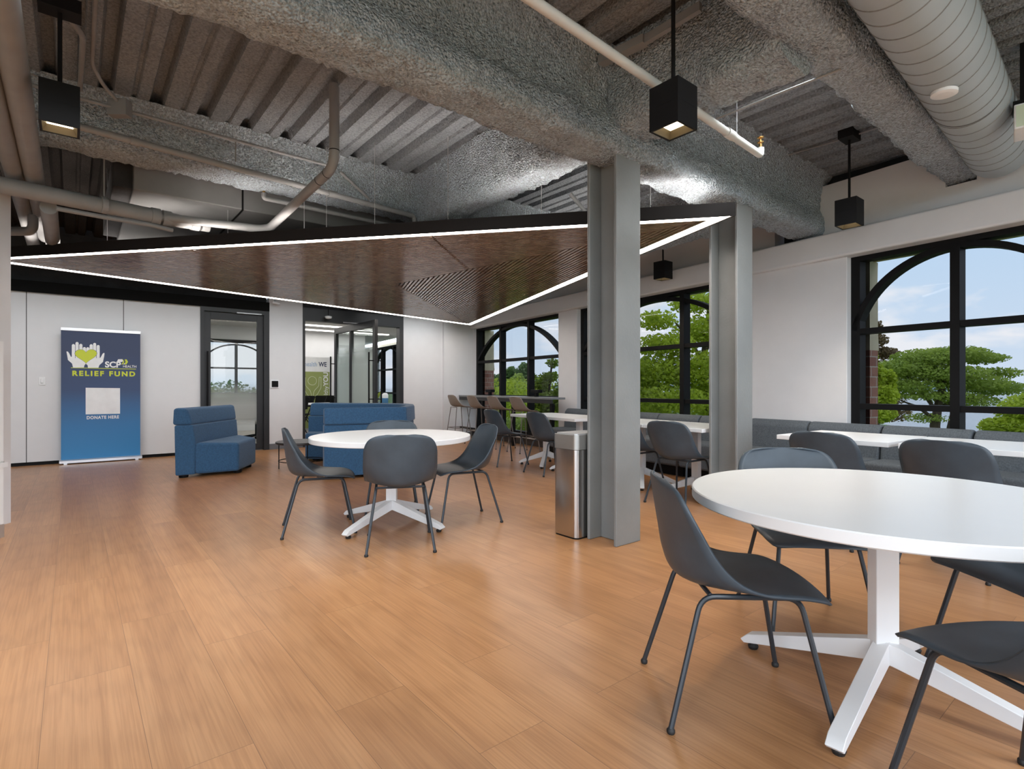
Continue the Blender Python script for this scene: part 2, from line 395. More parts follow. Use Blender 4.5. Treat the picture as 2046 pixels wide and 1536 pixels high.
spray_beam('beam', UVm, 1.35, 2.5, 3.08, 2.88, 3.41, .21, .03, seed=4)
spray_beam('beam', UVm, 2.75, 5.4, 3.08, 2.88, 3.41, .15, .05, seed=5)
spray_beam('beam', UVm, 2.75, 9.5, 5.6, 2.84, 3.41, .16, .14, seed=6)

# ---- window wall
WINS = {1: (11.08, 7.83, [9.99, 8.91]), 2: (7.30, 4.03, [6.20, 5.11]), 3: (2.92, 1.16, [2.04]), 4: (15.0, 11.7, [13.9, 12.8]), 5: (18.85, 15.55, [17.75, 16.65])}
wall = MB()
piers = [(-5, 1.16), (2.92, 4.03), (7.30, 7.83), (11.08, 11.7), (15.0, 15.55), (18.85, 19.6)]
for a, b in piers: wall.box(a, b, 5.85, 6.22, 0, 2.50, WN)
for s0, s1, _ in WINS.values(): wall.box(s1-.001, s0+.001, 5.85, 6.22, 0, .16, WN)
struct('wall_right', wall, WHITE, bev=.006)
struct('wall_right_bulkhead', MB().box(-5, 12.2, 5.78, 6.22, 2.45, 2.72, WN), WHITE, bev=.025)
up = MB()
def s_at(px, d): 
    r = (px-CX)/F; Z = d/(r*NX+NY); return r*Z*WX+Z*WY
sA, sB, sC, sD, sE = s_at(1548, 5.95), s_at(1603, 5.95), s_at(1845, 5.95), s_at(1889, 5.95), s_at(1952, 5.95)
up.box(sA, 12.2, 5.95, 6.22, 2.70, 3.42, WN)
pl = [(sD, 2.70), (sD, 3.10), (sC, 3.28), (sB-.11, 3.28), (sB, 3.17), (sB, 2.70)]
up.loft([WN(s, 5.95, z) for s, z in pl], [WN(s, 6.0, z) for s, z in pl])
up.box(sE, sD, 5.95, 6.0, 2.70, 2.93, WN)
up.box(-5, sE, 5.95, 6.0, 2.70, 3.42, WN)
struct('wall_right_upper', up, WHITE)
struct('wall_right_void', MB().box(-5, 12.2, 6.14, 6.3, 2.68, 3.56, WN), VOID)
sill = MB()
for s0, s1, _ in WINS.values(): sill.box(s1+.005, s0-.005, 5.80, 5.95, .125, .165, WN)
struct('trim_1', sill, TRIMW, bev=.004)
bbr = MB().box(7.47, 11.3, 5.82, 5.852, 0, .12, WN)
struct('baseboard_right', bbr, M('dark_brown_base', (.05, .042, .038), .5))

def window(n, s0, s1, mull):
    t = bpy.data.objects.new('window_%d' % n, None); COL.objects.link(t); t.location = WN((s0+s1)/2, 5.99, .165); t.rotation_euler = (0, 0, ROT_WN)
    INV[t.name] = (Matrix.Translation(t.location) @ Matrix.Rotation(ROT_WN, 4, 'Z')).inverted(); t['kind'] = 'structure'
    ft, top, bot = .085, 2.45, .165
    d0, d1 = 5.93, 6.05
    f = MB(); f.box(s1, s1+ft, d0, d1, bot, top, WN); f.box(s0-ft, s0, d0, d1, bot, top, WN); f.box(s1+ft, s0-ft, d0, d1, top-.05, top, WN); f.box(s1+ft, s0-ft, d0, d1, bot, bot+.07, WN)
    part('frame', f, BLACK, t, True)
    for m in mull: part('mullion', MB().box(m-.036, m+.036, d0-.01, d1, bot+.07, top-.05, WN), BLACK, t, True)
    ed = sorted([s1+ft]+[x for m in mull for x in (m-.036, m+.036)]+[s0-ft])
    for zc in (1.685, .923):
        r = MB()
        for i in range(0, len(ed), 2): r.box(ed[i], ed[i+1], d0, d1, zc-.028, zc+.028, WN)
        part('rail', r, BLACK, t, True)
    hw = (s0-s1)/2-.03; c = (s0+s1)/2; rise = 2.385-1.70; R = (hw*hw+rise*rise)/(2*rise); a = math.asin(min(1, hw/R)); zc = 2.385-R
    if rise > hw: R = hw
    pts = [(c+(R)*math.sin(-a+2*a*i/40), zc+R*math.cos(-a+2*a*i/40)) for i in range(41)]
    ar = MB()
    for (p, q) in zip(pts, pts[1:]):
        def ring(P):
            dx, dz = P[0]-c, P[1]-zc; L = math.hypot(dx, dz); dx /= L; dz /= L
            return [WN(P[0]+dx*o, d, P[1]+dz*o) for o, d in ((-.028, d0), (.028, d0), (.028, d1), (-.028, d1))]
        ar.loft(ring(p), ring(q))
    part('arch_bar', ar, BLACK, t, True)
    part('glass_pane', MB().box(s1+.02, s0-.02, 6.065, 6.075, bot+.02, top-.01, WN), GLASS, t, True)
for n, (s0, s1, ml) in WINS.items(): window(n, s0, s1, ml)
# outside brick jambs beside the glass
for k in (1, 2, 3):
    s0 = WINS[k][0]
    dd = 6.34 if k == 1 else 6.27
    b = struct('brick_pier', MB().box(s0-.10, s0+.42, 6.10, dd, -3.5, 1.50, WN), BRICK, rotz=ROT_WN)
    lp = [(6.10, 1.50), (dd+.02, 1.50), (dd, 1.72), (dd, 2.15), (dd-.01, 2.2), (dd, 2.42), (6.10, 2.42)]
    struct('stone_cap', MB().loft([WN(s0-.10, d, z) for d, z in lp], [WN(s0+.42, d, z) for d, z in lp]), CREAM)
struct('wall_right_eave', MB().box(-5, 20, 6.22, 6.28, 2.43, 2.6, WN), CREAM)

# ---- back wall
bw = MB()
bw.box(-7, 1.66, UB, UB+.12, .05, 2.47, UV)
struct('wall_back', bw, WHITEP)
struct('wall_back_pier', MB().box(2.74, 3.33, UB-.02, UB+.12, 0, 3.4, UV), WHITE)
struct('wall_back_right', MB().box(5.40, 7.3, UB, UB+.12, 0, 3.42, UV).box(6.37, 7.3, UB-.06, UB, 0, 3.42, UV), WHITE)
sm = MB()
for v in (-.51, .615): sm.box(v-.005, v+.005, UB-.0015, UB+.01, .05, 2.47, UV)
struct('trim_2', sm, M('panel_joint_shadow_gap', (.09, .09, .09), .8))
struct('trim_3', MB().box(-7, 2.74, UB-.05, UB+.12, 2.47, 2.63, UV), M('matte_black_paint', (.006, .006, .006), .8, spec=.1))
struct('baseboard_back', MB().box(-7, 1.66, UB+.015, UB+.12, 0, .05, UV), BLACK)
struct('baseboard_back_right', MB().box(2.74, 3.33, UB-.032, UB-.02, 0, .10, UV).box(5.40, 6.37, UB-.012, UB, 0, .10, UV).box(6.37, 7.2, UB-.072, UB-.06, 0, .10, UV), GREYBASE)
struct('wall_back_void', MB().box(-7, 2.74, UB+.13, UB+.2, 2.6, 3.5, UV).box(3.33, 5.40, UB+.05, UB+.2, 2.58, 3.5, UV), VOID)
struct('wall_left', MB().box(-7.2, -7, 2, UB+.1, 0, 3.42, UV), WHITE)

def door1():
    t = bpy.data.objects.new('door_1', None); COL.objects.link(t); t.location = UV(2.2, UB, 0); t.rotation_euler = (0, 0, ROT_UV)
    INV[t.name] = (Matrix.Translation(t.location) @ Matrix.Rotation(ROT_UV, 4, 'Z')).inverted(); t['kind'] = 'structure'
    v0, v1 = 1.66, 2.74
    f = MB().box(v0, v0+.05, UB-.04, UB+.12, 0, 2.47, UV).box(v1-.09, v1, UB-.04, UB+.12, 0, 2.47, UV).box(v0+.05, v1-.09, UB-.04, UB+.12, 2.40, 2.47, UV)
    part('door_frame', f, DKFRAME, t, True)
    a, b = v0+.055, v1-.095
    lf = MB().box(a, a+.10, UB, UB+.05, .01, 2.395, UV).box(b-.10, b, UB, UB+.05, .01, 2.395, UV).box(a+.10, b-.10, UB, UB+.05, 2.27, 2.395, UV).box(a+.10, b-.10, UB, UB+.05, .01, .12, UV)
    leaf = part('door_leaf', lf, DKFRAME, t, True, bev=.003)
    part('glass_pane', MB().box(a+.10, b-.10, UB+.02, UB+.03, .12, 2.27, UV), CLEAR, leaf, True)
    h = MB().tube([UV(a+.045, UB-.06, .72), UV(a+.045, UB-.06, 1.72)], .014)
    for z in (.85, 1.6): h.tube([UV(a+.045, UB-.06, z), UV(a+.045, UB, z)], .009)
    part('pull_handle', h, BLACK, leaf, True, smooth=40)
    part('closer_rail', MB().box(v0+.55, v0+.95, UB-.045, UB-.01, 2.395, 2.412, UV), ALU, t, True)
door1()
def door2():
    t = bpy.data.objects.new('door_2', None); COL.objects.link(t); t.location = UV(4.35, UB, 0); t.rotation_euler = (0, 0, ROT_UV)
    INV[t.name] = (Matrix.Translation(t.location) @ Matrix.Rotation(ROT_UV, 4, 'Z')).inverted(); t['kind'] = 'structure'
    v0, v1 = 3.33, 5.40
    f = MB().box(v0, v0+.045, UB-.03, UB+.12, 0, 2.60, UV).box(v1-.09, v1, UB-.03, UB+.12, 0, 2.60, UV).box(v0+.045, v1-.09, UB-.03, UB+.12, 2.36, 2.60, UV)
    part('door_frame', f, DKFRAME, t, True)
    vm = 4.28; ua, ub = UB-1.13, UB+.84
    lf = MB().box(vm-.03, vm+.03, ua, ua+.10, .01, 2.34, UV).box(vm-.03, vm+.03, ub-.10, ub, .01, 2.34, UV).box(vm-.03, vm+.03, ua+.10, ub-.10, 2.22, 2.34, UV).box(vm-.03, vm+.03, ua+.10, ub-.10, .01, .12, UV)
    leaf = part('door_leaf', lf, DKFRAME, t, True, bev=.003)
    part('mullion', MB().box(vm-.035, vm+.035, UB-.03, UB+.03, .12, 2.22, UV), DKFRAME, leaf, True)
    part('glass_pane', MB().box(vm-.006, vm+.006, ua+.10, UB-.03, .12, 2.22, UV).box(vm-.006, vm+.006, UB+.03, ub-.10, .12, 2.22, UV), FROST, leaf, True)
    for uh in (ua+.05, ub-.05):
        for sd in (-1, 1):
            h = MB().tube([UV(vm+sd*.12, uh, .75), UV(vm+sd*.12, uh, 1.75)], .015)
            for z in (.9, 1.6): h.tube([UV(vm+sd*.12, uh, z), UV(vm+sd*.03, uh, z)], .009)
            part('pull_handle', h, BLACK, leaf, True, smooth=40)
    part('closer_rail', MB().box(4.1, 4.5, UB-.035, UB-.028, 2.37, 2.385, UV), ALU, t, True)
door2()

# ---- conference room beyond
cc = MB().prism([(-3, UB+.21), (vlim(UB, 6.0), UB+.21), (vlim(20, 6.0), 20), (-3, 20)], 2.66, 2.72, UV)
struct('ceiling_conference', cc, OFFW, rotz=ROT_UV)
struct('wall_conference', MB().box(-3, 2.35, 15.2, 15.3, 0, 2.66, UV).box(4.15, 6.7, 15.2, 15.3, 0, 2.66, UV).box(6.6, 6.7, 15.3, 20, 0, 2.66, UV).box(6.6, 9, 20, 20.1, 0, 2.66, UV).box(2.35, 4.15, 15.2, 15.3, 0, .62, UV).box(2.35, 4.15, 15.2, 15.3, 2.32, 2.66, UV).box(-3.1, -3, UB, 15.3, 0, 2.7, UV), WHITE)
def reflection_window():  # window added to imitate a reflection of an arched window in glass
    t = bpy.data.objects.new('window_6', None); COL.objects.link(t); t.location = UV(3.25, 15.2, .62); t.rotation_euler = (0, 0, ROT_UV)
    INV[t.name] = (Matrix.Translation(t.location) @ Matrix.Rotation(ROT_UV, 4, 'Z')).inverted(); t['kind'] = 'structure'
    f = MB().box(2.35, 2.43, 15.17, 15.3, .62, 2.32, UV).box(4.07, 4.15, 15.17, 15.3, .62, 2.32, UV).box(2.43, 4.07, 15.17, 15.3, 2.24, 2.32, UV).box(2.43, 4.07, 15.17, 15.3, .62, .69, UV)
    part('frame', f, BLACK, t, True)
    g = MB().box(3.22, 3.28, 15.22, 15.28, .69, 2.24, UV).box(2.43, 4.07, 15.22, 15.28, 1.58, 1.62, UV).box(2.43, 4.07, 15.22, 15.28, .95, .98, UV)
    pts = [(3.25-.78*math.cos(PI*i/24), 1.6+.6*math.sin(PI*i/24)) for i in range(25)]
    g.tube([UV(v, 15.25, z) for v, z in pts], .02, 6)
    part('glazing_bars', g, DKFRAME, t, True)
    part('glass_pane', MB().box(2.43, 4.07, 15.285, 15.29, .69, 2.24, UV), GLASS, t, True)
reflection_window()
OFFL = [(UV(1.2, 12.3, 0), UV(5.2, 12.3, 0)), (UV(1.4, 13.6, 0), UV(5.4, 13.6, 0)), (UV(3.8, 11.3, 0), UV(6.8, 11.3, 0)), (UV(4.2, 14.7, 0), UV(7.2, 14.7, 0))]
for i, (a, b) in enumerate(OFFL):
    dr = (b-a).normalized(); sd = Vector((-dr.y, dr.x, 0))*.05
    q = [a-sd, b-sd, b+sd, a+sd]
    mb = MB().loft([p+Vector((0,0,2.63)) for p in q], [p+Vector((0,0,2.659)) for p in q])
    single('linear_ceiling_light', mb, OFFICE_LED, 'thin glowing ceiling light in the room beyond, %s' % ['seen first behind the single glass door', 'second row behind the single glass door', 'just inside the pivot door', 'farthest row, above the green banner'][i], 'ceiling light', 'linear lights in the conference room ceiling')

# ---- columns
def column(vc, uc, z1, nm):
    mb = MB(); h = .128; tw = .022
    mb.box(vc-h-.005, vc+h+.005, uc-.14, uc-.14+tw*1.2, 0, z1, UV); mb.box(vc-h-.005, vc+h+.005, uc+.14-tw*1.2, uc+.14, 0, z1, UV)
    mb.prism([(vc-.012, uc-.114), (vc+.012, uc-.114), (vc+.012, uc+.114), (vc-.012, uc+.114)], 0, z1, UV)
    return struct(nm, mb, COLGREY, bev=.006)
column(3.09, 2.645, 2.86, 'column')
column(4.72, 2.645, 2.86, 'column')

# ================================================================== CANOPY
def canopy():
    zc = 2.45
    C1, C2, C3, G = at_z(-58, 516.5, zc), at_z(1470, 429, zc), at_z(941, 649.5, zc), at_z(790, 568, zc)
    t = thing('ceiling_canopy', 'suspended triangular walnut slat canopy edged with glowing light strips', 'canopy', ((C1+C2+C3)/3)[:2]+(zc,) if False else tuple(((C1+C2+C3)/3)))
    up3 = Vector((0, 0, 1))
    def inset(P, dist):
        out = []
        for i in range(3):
            a, b, c = P[i-1], P[i], P[(i+1) % 3]
            d1 = (a-b).normalized(); d2 = (c-b).normalized(); bis = (d1+d2).normalized(); sn = math.sin(d1.angle(d2)/2)
            out.append(b+bis*(dist/sn))
        return out
    P0 = [C1, C2, C3]; P1 = inset(P0, .012); P2 = inset(P0, .10); 
    # fascia
    fa = MB(); fn = ('left', 'near', 'right')
    for i in range(3):
        j = (i+1) % 3
        a = MB(); o0, o1, q0, q1 = P0[i], P0[j], P1[i], P1[j]
        a.loft([o0-up3*.006, o1-up3*.006, q1-up3*.006, q0-up3*.006], [o0+up3*.10, o1+up3*.10, q1+up3*.10, q0+up3*.10])
        part('fascia', a, BRONZE, t, True)
        l = MB(); r0, r1 = P2[i], P2[j]
        l.loft([q0, q1, r1, r0], [q0+up3*.02, q1+up3*.02, r1+up3*.02, r0+up3*.02])
        part('led_strip', l, LED, t, True, label='glowing warm white strip')
    back = MB().loft([p+up3*.03 for p in P2], [p+up3*.05 for p in P2])
    part('backing_board', back, M('black_felt', (.006, .006, .006), .95), t, True)
    seams = {0: [((856, 467), (936, 539)), ((368, 495), (544, 555))], 1: [((936, 540), (1152, 555))], 2: [((544, 555), (465, 580)), ((836, 611), (776, 621))]}
    pitch, wd = .047, .027
    for i in range(3):
        A, B = P2[i], P2[(i+1) % 3]
        H = ((G-A)-(B-A).normalized()*(G-A).dot((B-A).normalized())).length
        mb = MB(); h = .008
        sl = [(at_z(*p, zc), at_z(*q, zc)) for p, q in seams[i]]
        while h+wd < H-.01:
            def pt(hh, k): return (A if k == 0 else B).lerp(G, hh/H)
            a0, b0, a1, b1 = pt(h, 0), pt(h, 1), pt(h+wd, 0), pt(h+wd, 1)
            cuts = []
            for p, q in sl:
                m0, m1 = (a0+a1)/2, (b0+b1)/2; d = m1-m0; e = q-p; den = d.x*e.y-d.y*e.x
                if abs(den) > 1e-6:
                    tt = ((p.x-m0.x)*e.y-(p.y-m0.y)*e.x)/den; ss = ((p.x-m0.x)*d.y-(p.y-m0.y)*d.x)/den
                    if 0 < tt < 1 and -.05 < ss < 1.05: cuts.append(tt)
            L = (b0-a0).length; g = .012/max(L, .05); e = min(.01/max(L, .05), .2)
            edges = [e]+[x for c in sorted(cuts) for x in (c-g, c+g)]+[1-e]
            for k in range(0, len(edges), 2):
                x, y = edges[k], edges[k+1]
                if y > x:
                    q = [a0.lerp(b0, x), a0.lerp(b0, y), a1.lerp(b1, y), a1.lerp(b1, x)]
                    mb.loft(q, [p+up3*.022 for p in q])
            h += pitch
        part('slat_panel', mb, WALNUT, t, True)
    for px, py in ((592, 452), (640, 452), (903, 436), (1326, 411), (745, 446), (1100, 424), (186, 481), (430, 463)):
        p = at_z(px, py+16, zc+.1)
        p = p+(G-p).normalized()*.12
        part('suspension_cable', MB().tube([p, Vector((p.x, p.y, 3.42))], .0028, 5), ALU, t, True)
    return C1, C2, C3, G
canopy()

# ================================================================== CHAIRS
def catmull(P, sub):
    out = []
    for i in range(len(P)-1):
        p0, p1, p2, p3 = P[max(i-1, 0)], P[i], P[i+1], P[min(i+2, len(P)-1)]
        for k in range(sub):
            t = k/sub
            out.append(.5*((2*p1)+(p2-p0)*t+(2*p0-5*p1+4*p2-p3)*t*t+(3*p1-p0-3*p2+p3)*t**3))
    return out+[P[-1]]
def shell(mb, prof, width, edge, nx=18, sub=5):
    """prof: (y,z) down the middle from front lip to top of back; edge: the matching (y,z) along the sides"""
    A = catmull([Vector((0, y, z)) for y, z in prof], sub); E = catmull([Vector((0, y, z)) for y, z in edge], sub)
    n = len(A); vs = []
    for i in range(n):
        hw = width(i/(n-1))
        for j in range(nx+1):
            q = -1+2*j/nx; k = abs(q)**2.1; p = A[i].lerp(E[i], k)
            vs.append(Vector((q*hw, p.y, p.z)))
    m = nx+1
    mb.add(vs, [(i*m+j, i*m+j+1, (i+1)*m+j+1, (i+1)*m+j) for i in range(n-1) for j in range(nx)])
def lerp_tab(tab, t):
    for (t0, a), (t1, b) in zip(tab, tab[1:]):
        if t <= t1:
            k = (t-t0)/(t1-t0); k = k*k*(3-2*k)
            return a+(b-a)*k if not isinstance(a, tuple) else tuple(x+(y-x)*k for x, y in zip(a, b))
    return tab[-1][1]
def rounded_top(tab, t0, p=2.6, tail=.35):
    def f(t):
        w = lerp_tab(tab, t)
        if t > t0:
            k = (t-t0)/(1-t0); w *= max(tail, (1-k**p)**(1/p))
        if t < .05: w *= .90+.10*math.sqrt(max(0, t/.05))
        return w
    return f
def solid(o, th):
    m = o.modifiers.new('thick', 'SOLIDIFY'); m.thickness = th; m.offset = 0
    return o
def make_chair():
    t = thing('dining_chair', '-', 'chair')
    mb = MB()
    prof = [(.262, .420), (.245, .437), (.17, .450), (.05, .446), (-.07, .436), (-.15, .436), (-.205, .462), (-.232, .525), (-.246, .61), (-.258, .70), (-.268, .775), (-.272, .80)]
    wid = rounded_top([(0, .212), (.2, .235), (.45, .246), (.62, .25), (.75, .247), (1, .215)], .80, 2.4, .45)
    edge = [(.246, .413), (.236, .426), (.185, .440), (.100, .447), (.032, .456), (-.032, .480), (-.085, .520), (-.130, .575), (-.168, .640), (-.206, .710), (-.236, .774), (-.250, .797)]
    shell(mb, prof, wid, edge)
    solid(part('seat_shell', mb, SHELL, t, smooth=True), .009)
    for sx in (-1, 1):
        y1, y0 = .17, -.15
        cr, cf = Vector((sx*.165, y0, .422)), Vector((sx*.165, y1, .422)); fr, ff = Vector((sx*.225, -.265, .012)), Vector((sx*.225, .255, .012))
        rail = bend([cr.lerp(fr, .25), cr, cf, cf.lerp(ff, .25)], .05)
        part('side_rail', MB().tube(rail, .0095, 8), CHAIRLEG, t, smooth=40)
        for yf, pa, pz in ((.255, cf, ff), (-.265, cr, fr)):
            l = part('leg', MB().tube([pa.lerp(pz, .25), pz], .0095, 8), CHAIRLEG, t, smooth=40)
            part('foot_glide', MB().lathe([(.012, 0), (.0135, .004), (.0135, .012), (.009, .018)], (sx*.225, yf, 0), 10), GLIDE, l, smooth=40)
    part('cross_bar', MB().tube([(-.165, .12, .425), (.165, .12, .425)], .008, 8).tube([(-.165, -.12, .425), (.165, -.12, .425)], .008, 8).box(-.03, .03, -.02, .03, .414, .420), CHAIRLEG, t, smooth=40)
    return t
def face(dx, dy): return math.atan2(dy, dx)-PI/2
chair0 = make_chair()
CH = [
 ((.790, 1.975), (.99, -.05), 'whole charcoal shell chair seen from its side, left of the near round table', 'chairs around the near round table'),
 ((1.40, 2.62), (-.13, -.99), 'charcoal shell chair behind the near round table, its pale back rising over the rim', 'chairs around the near round table'),
 ((1.965, 2.02), (-1, -.05), 'charcoal shell chair right of the near round table, only its seat front showing', 'chairs around the near round table'),
 ((1.335, 1.33), (-.16, .99), 'charcoal shell chair cut off by the bottom right corner, before the near round table', 'chairs around the near round table'),
 ((-.80, 3.90), (-.22, .97), 'charcoal shell chair with its scuffed back to the camera at the far round white table', 'chairs around the far round table'),
 ((-1.52, 4.30), (.93, .36), 'charcoal shell chair left of the far round white table, side on beside the blue sofa', 'chairs around the far round table'),
 ((-.42, 4.60), (-.91, -.42), 'charcoal shell chair right of the far round white table facing left', 'chairs around the far round table'),
 ((-1.10, 5.0), (.22, -.97), 'charcoal shell chair behind the far round white table in front of the blue sofa back', 'chairs around the far round table'),
 ((1.64, 5.29), (.78, .62), 'charcoal shell chair at the square white table between the two steel columns', 'chairs facing the window bench'),
 ((1.33, 5.93), (.8, .6), 'charcoal shell chair mostly hidden behind the front steel column', 'chairs facing the window bench'),
 ((2.40, 4.03), (.83, .55), 'charcoal shell chair tucked under the square white table just right of the second steel column', 'chairs facing the window bench'),
 ((2.79, 3.41), (.84, .54), 'charcoal shell chair with its back at the square white table nearest the right edge', 'chairs facing the window bench'),
 ((-.10, 7.92), (.85, .53), 'black shell chair just in front of the bar stools, left of the far pair', 'chairs facing the window bench'),
 ((.50, 7.12), (.85, .53), 'black shell chair at the far square table directly above the steel bin', 'chairs facing the window bench'),
]
for i, ((x, y), f, lb, g) in enumerate(CH):
    if i == 0: chair0.location = (x, y, 0); chair0.rotation_euler = (0, 0, face(*f)); setp(chair0, lb, None, g)
    else: dup(chair0, (x, y, 0), face(*f), lb, g)

def make_stool():
    t = thing('bar_stool', '-', 'stool')
    mb = MB()
    prof = [(.20, .690), (.185, .705), (.11, .715), (.0, .710), (-.09, .712), (-.15, .738), (-.178, .79), (-.195, .86), (-.208, .93), (-.212, .955)]
    wid = rounded_top([(0, .185), (.3, .21), (.6, .215), (1, .185)], .80, 2.4, .45)
    edge = [(.19, .688), (.178, .700), (.125, .712), (.055, .718), (-.01, .735), (-.062, .768), (-.105, .815), (-.142, .872), (-.172, .930), (-.186, .952)]
    shell(mb, prof, wid, edge)
    solid(part('seat_shell', mb, TAUPE, t, smooth=True), .010)
    for sx in (-1, 1):
        for sy in (-1, 1):
            l = part('leg', MB().tube([(sx*.14, sy*.12, .70), (sx*.205, sy*.205, .012)], .0085, 8), TAUPELEG, t, smooth=40)
            part('foot_glide', MB().lathe([(.011, 0), (.012, .010), (.008, .016)], (sx*.205, sy*.205, 0), 8), GLIDE, l)
    q = .178
    part('foot_rest', MB().tube([(-q, -q, .27), (q, -q, .27)], .007, 6).tube([(q, -q, .27), (q, q, .27)], .007, 6).tube([(q, q, .27), (-q, q, .27)], .007, 6).tube([(-q, q, .27), (-q, -q, .27)], .007, 6), TAUPELEG, t)
    part('seat_frame', MB().tube([(-.14, -.12, .698), (.14, -.12, .698)], .007, 6).tube([(-.14, .12, .698), (.14, .12, .698)], .007, 6), TAUPELEG, t)
    return t
stool0 = make_stool()
def ray_d(px, d):
    r = (px-CX)/F; Z = d/(r*NX+NY); return Vector((r*Z, Z, 0))
for i, px in enumerate((917, 957, 999, 1046)):
    p = ray_d(px, 5.12)
    lb = 'taupe bar stool at the window counter, %s' % ['against the white corner wall', 'second from the white corner wall', 'second from the open end of the counter', 'nearest the open end of the counter'][i]
    if i == 0: stool0.location = p; stool0.rotation_euler = (0, 0, face(NX, NY)); setp(stool0, lb, None, 'bar stools at the window counter')
    else: dup(stool0, p, face(NX, NY), lb, 'bar stools at the window counter')

# ================================================================== TABLES
def table_base(t, ang, rfoot, ztop):
    part('post', MB().box(-.042, .042, -.026, .026, .16, ztop), STEELW, t, bev=.004)
    part('top_plate', MB().box(-.2, .2, -.02, .02, ztop-.012, ztop).box(-.02, .02, -.2, .2, ztop-.012, ztop), STEELW, t)
    for k in range(4):
        a = ang+k*PI/2; c, s = math.cos(a), math.sin(a)
        def Q(r, w, z): return Vector((r*c-w*s, r*s+w*c, z))
        prof = [(.0, .205), (.0, .125), (.035, .122), (rfoot-.015, .022), (rfoot, .035), (rfoot-.03, .062), (.05, .195)]
        l = part('leg', MB().loft([Q(r, -.026, z) for r, z in prof], [Q(r, .026, z) for r, z in prof]), STEELW, t, bev=.003)
        part('foot_glide', MB().lathe([(.018, 0), (.022, .012), (.01, .028)], Q(rfoot-.045, 0, 0), 12), GLIDE, l)
def round_table(x, y, R, ang, lb):
    t = thing('round_table', lb, 'table', (x, y, 0), 0, 'round white pedestal tables')
    part('tabletop', MB().lathe([(R-.004, .688), (R, .692), (R, .724), (R-.004, .728)], n=96), TABLEW, t, smooth=30)
    table_base(t, ang, .52, .688)
round_table(1.352, 1.985, .662, D(42), 'round white pedestal table nearest the camera, cut by the right edge')
round_table(-.982, 4.45, .640, D(61), 'round white pedestal table in mid room in front of the blue sofas')
def square_table(x, y, rot, L, Wd, lb, sv=True):
    t = thing('square_table', lb, 'table', (x, y, 0), rot, 'square white tables along the bench')
    part('tabletop', MB().box(-L/2, L/2, -Wd/2, Wd/2, .692, .728), TABLEW, t, bev=.003)
    table_base(t, D(45), .40, .692)
tb = lambda p, wd: p
square_table(2.735, 4.405, math.atan2(-.644, .478), .80, .79, 'square white table just right of the second steel column, left of the abutting pair')
square_table(3.242, 3.748, math.atan2(-.56, .48), .79, .79, 'square white table at the right edge, right of the abutting pair by the bench')
R1 = ROT_WN
square_table(1.892, 5.596, R1, .75, .75, 'square white table showing between the two steel columns')
square_table(1.486, 6.245, R1, .75, .75, 'square white table hidden mostly behind the front steel column')
square_table(.89, 7.19, R1, .745, .75, 'square white table right behind the steel bin near the far end of the bench')
square_table(.49, 7.83, R1, .745, .75, 'square white table farthest away, nearest the bar stools')

# ================================================================== BENCH
def bench(s0, s1, lb, first=False, last=False):
    c = (s0+s1)/2
    t = thing('bench_module', lb, 'bench', WN(c, 5.6, 0), ROT_WN, 'grey upholstered bench modules along the windows')
    g = .006
    part('plinth', MB().box(s0+.01, s1-.01, 5.42, 5.80, 0, .12, WN), BLACK, t, True)
    part('seat_cushion', MB().box(s0+g, s1-g, 5.30, 5.74, .13, .445, WN), GREYF, t, True, bev=.035, seg=3)
    bp = [(5.66, .30), (5.80, .30), (5.82, .755), (5.74, .755), (5.69, .70)]
    part('back_cushion', MB().loft([WN(s0+g, d, z) for d, z in bp], [WN(s1-g, d, z) for d, z in bp]), GREYF, t, True, bev=.022, seg=3)
BN = ['under the right edge of the photo, nearest the camera', 'second from the right edge, below the large right window', 'behind the joint of the two abutting square tables', 'below the left frame of the large right window', 'against the white wall pier between the windows', 'just right of the second steel column', 'just left of the second steel column', 'behind the table between the two steel columns', 'hidden behind the front steel column', 'at the far end beside the window counter']
edges = [.44+.701*k for k in range(11)]
for k in range(10): bench(edges[k], edges[k+1], 'grey fabric bench module, '+BN[k])

# ================================================================== COUNTER
def counter():
    t = thing('window_counter', 'long narrow dark grey standing counter with footrail below the far arched window', 'counter', WN(9.3, 5.62, 0), ROT_WN)
    s0, s1 = 7.52, 11.15
    part('countertop', MB().box(s0, s1, 5.46, 5.77, .905, .94, WN), M('grey_counter_laminate', (.20, .21, .22), .3), t, True, bev=.003)
    part('apron', MB().box(s0, s1, 5.47, 5.50, .835, .905, WN), DKFRAME, t, True)
    for s in (7.55, 8.8, 10.0, 11.1):
        part('leg', MB().box(s-.03, s+.03, 5.48, 5.54, 0, .835, WN), BLACK, t, True)
    part('foot_rail', MB().box(s0+.06, s1-.06, 5.49, 5.53, .20, .24, WN), BLACK, t, True)
counter()
for px, lb in ((979, 'black T-shaped outlet tower on the window counter, left of the two'), (1072, 'black T-shaped power outlet tower on the far window counter, right of the two')):
    p = ray_d(px, 5.66)
    t = thing('outlet_tower', lb, 'power outlet', (p.x, p.y, .94), ROT_WN, 'power outlet towers on the counter')
    part('stem', MB().box(-.03, .03, -.03, .03, 0, .07), BLACK, t)
    part('head', MB().box(-.12, .12, -.05, .05, .07, .13), BLACK, t, bev=.006)

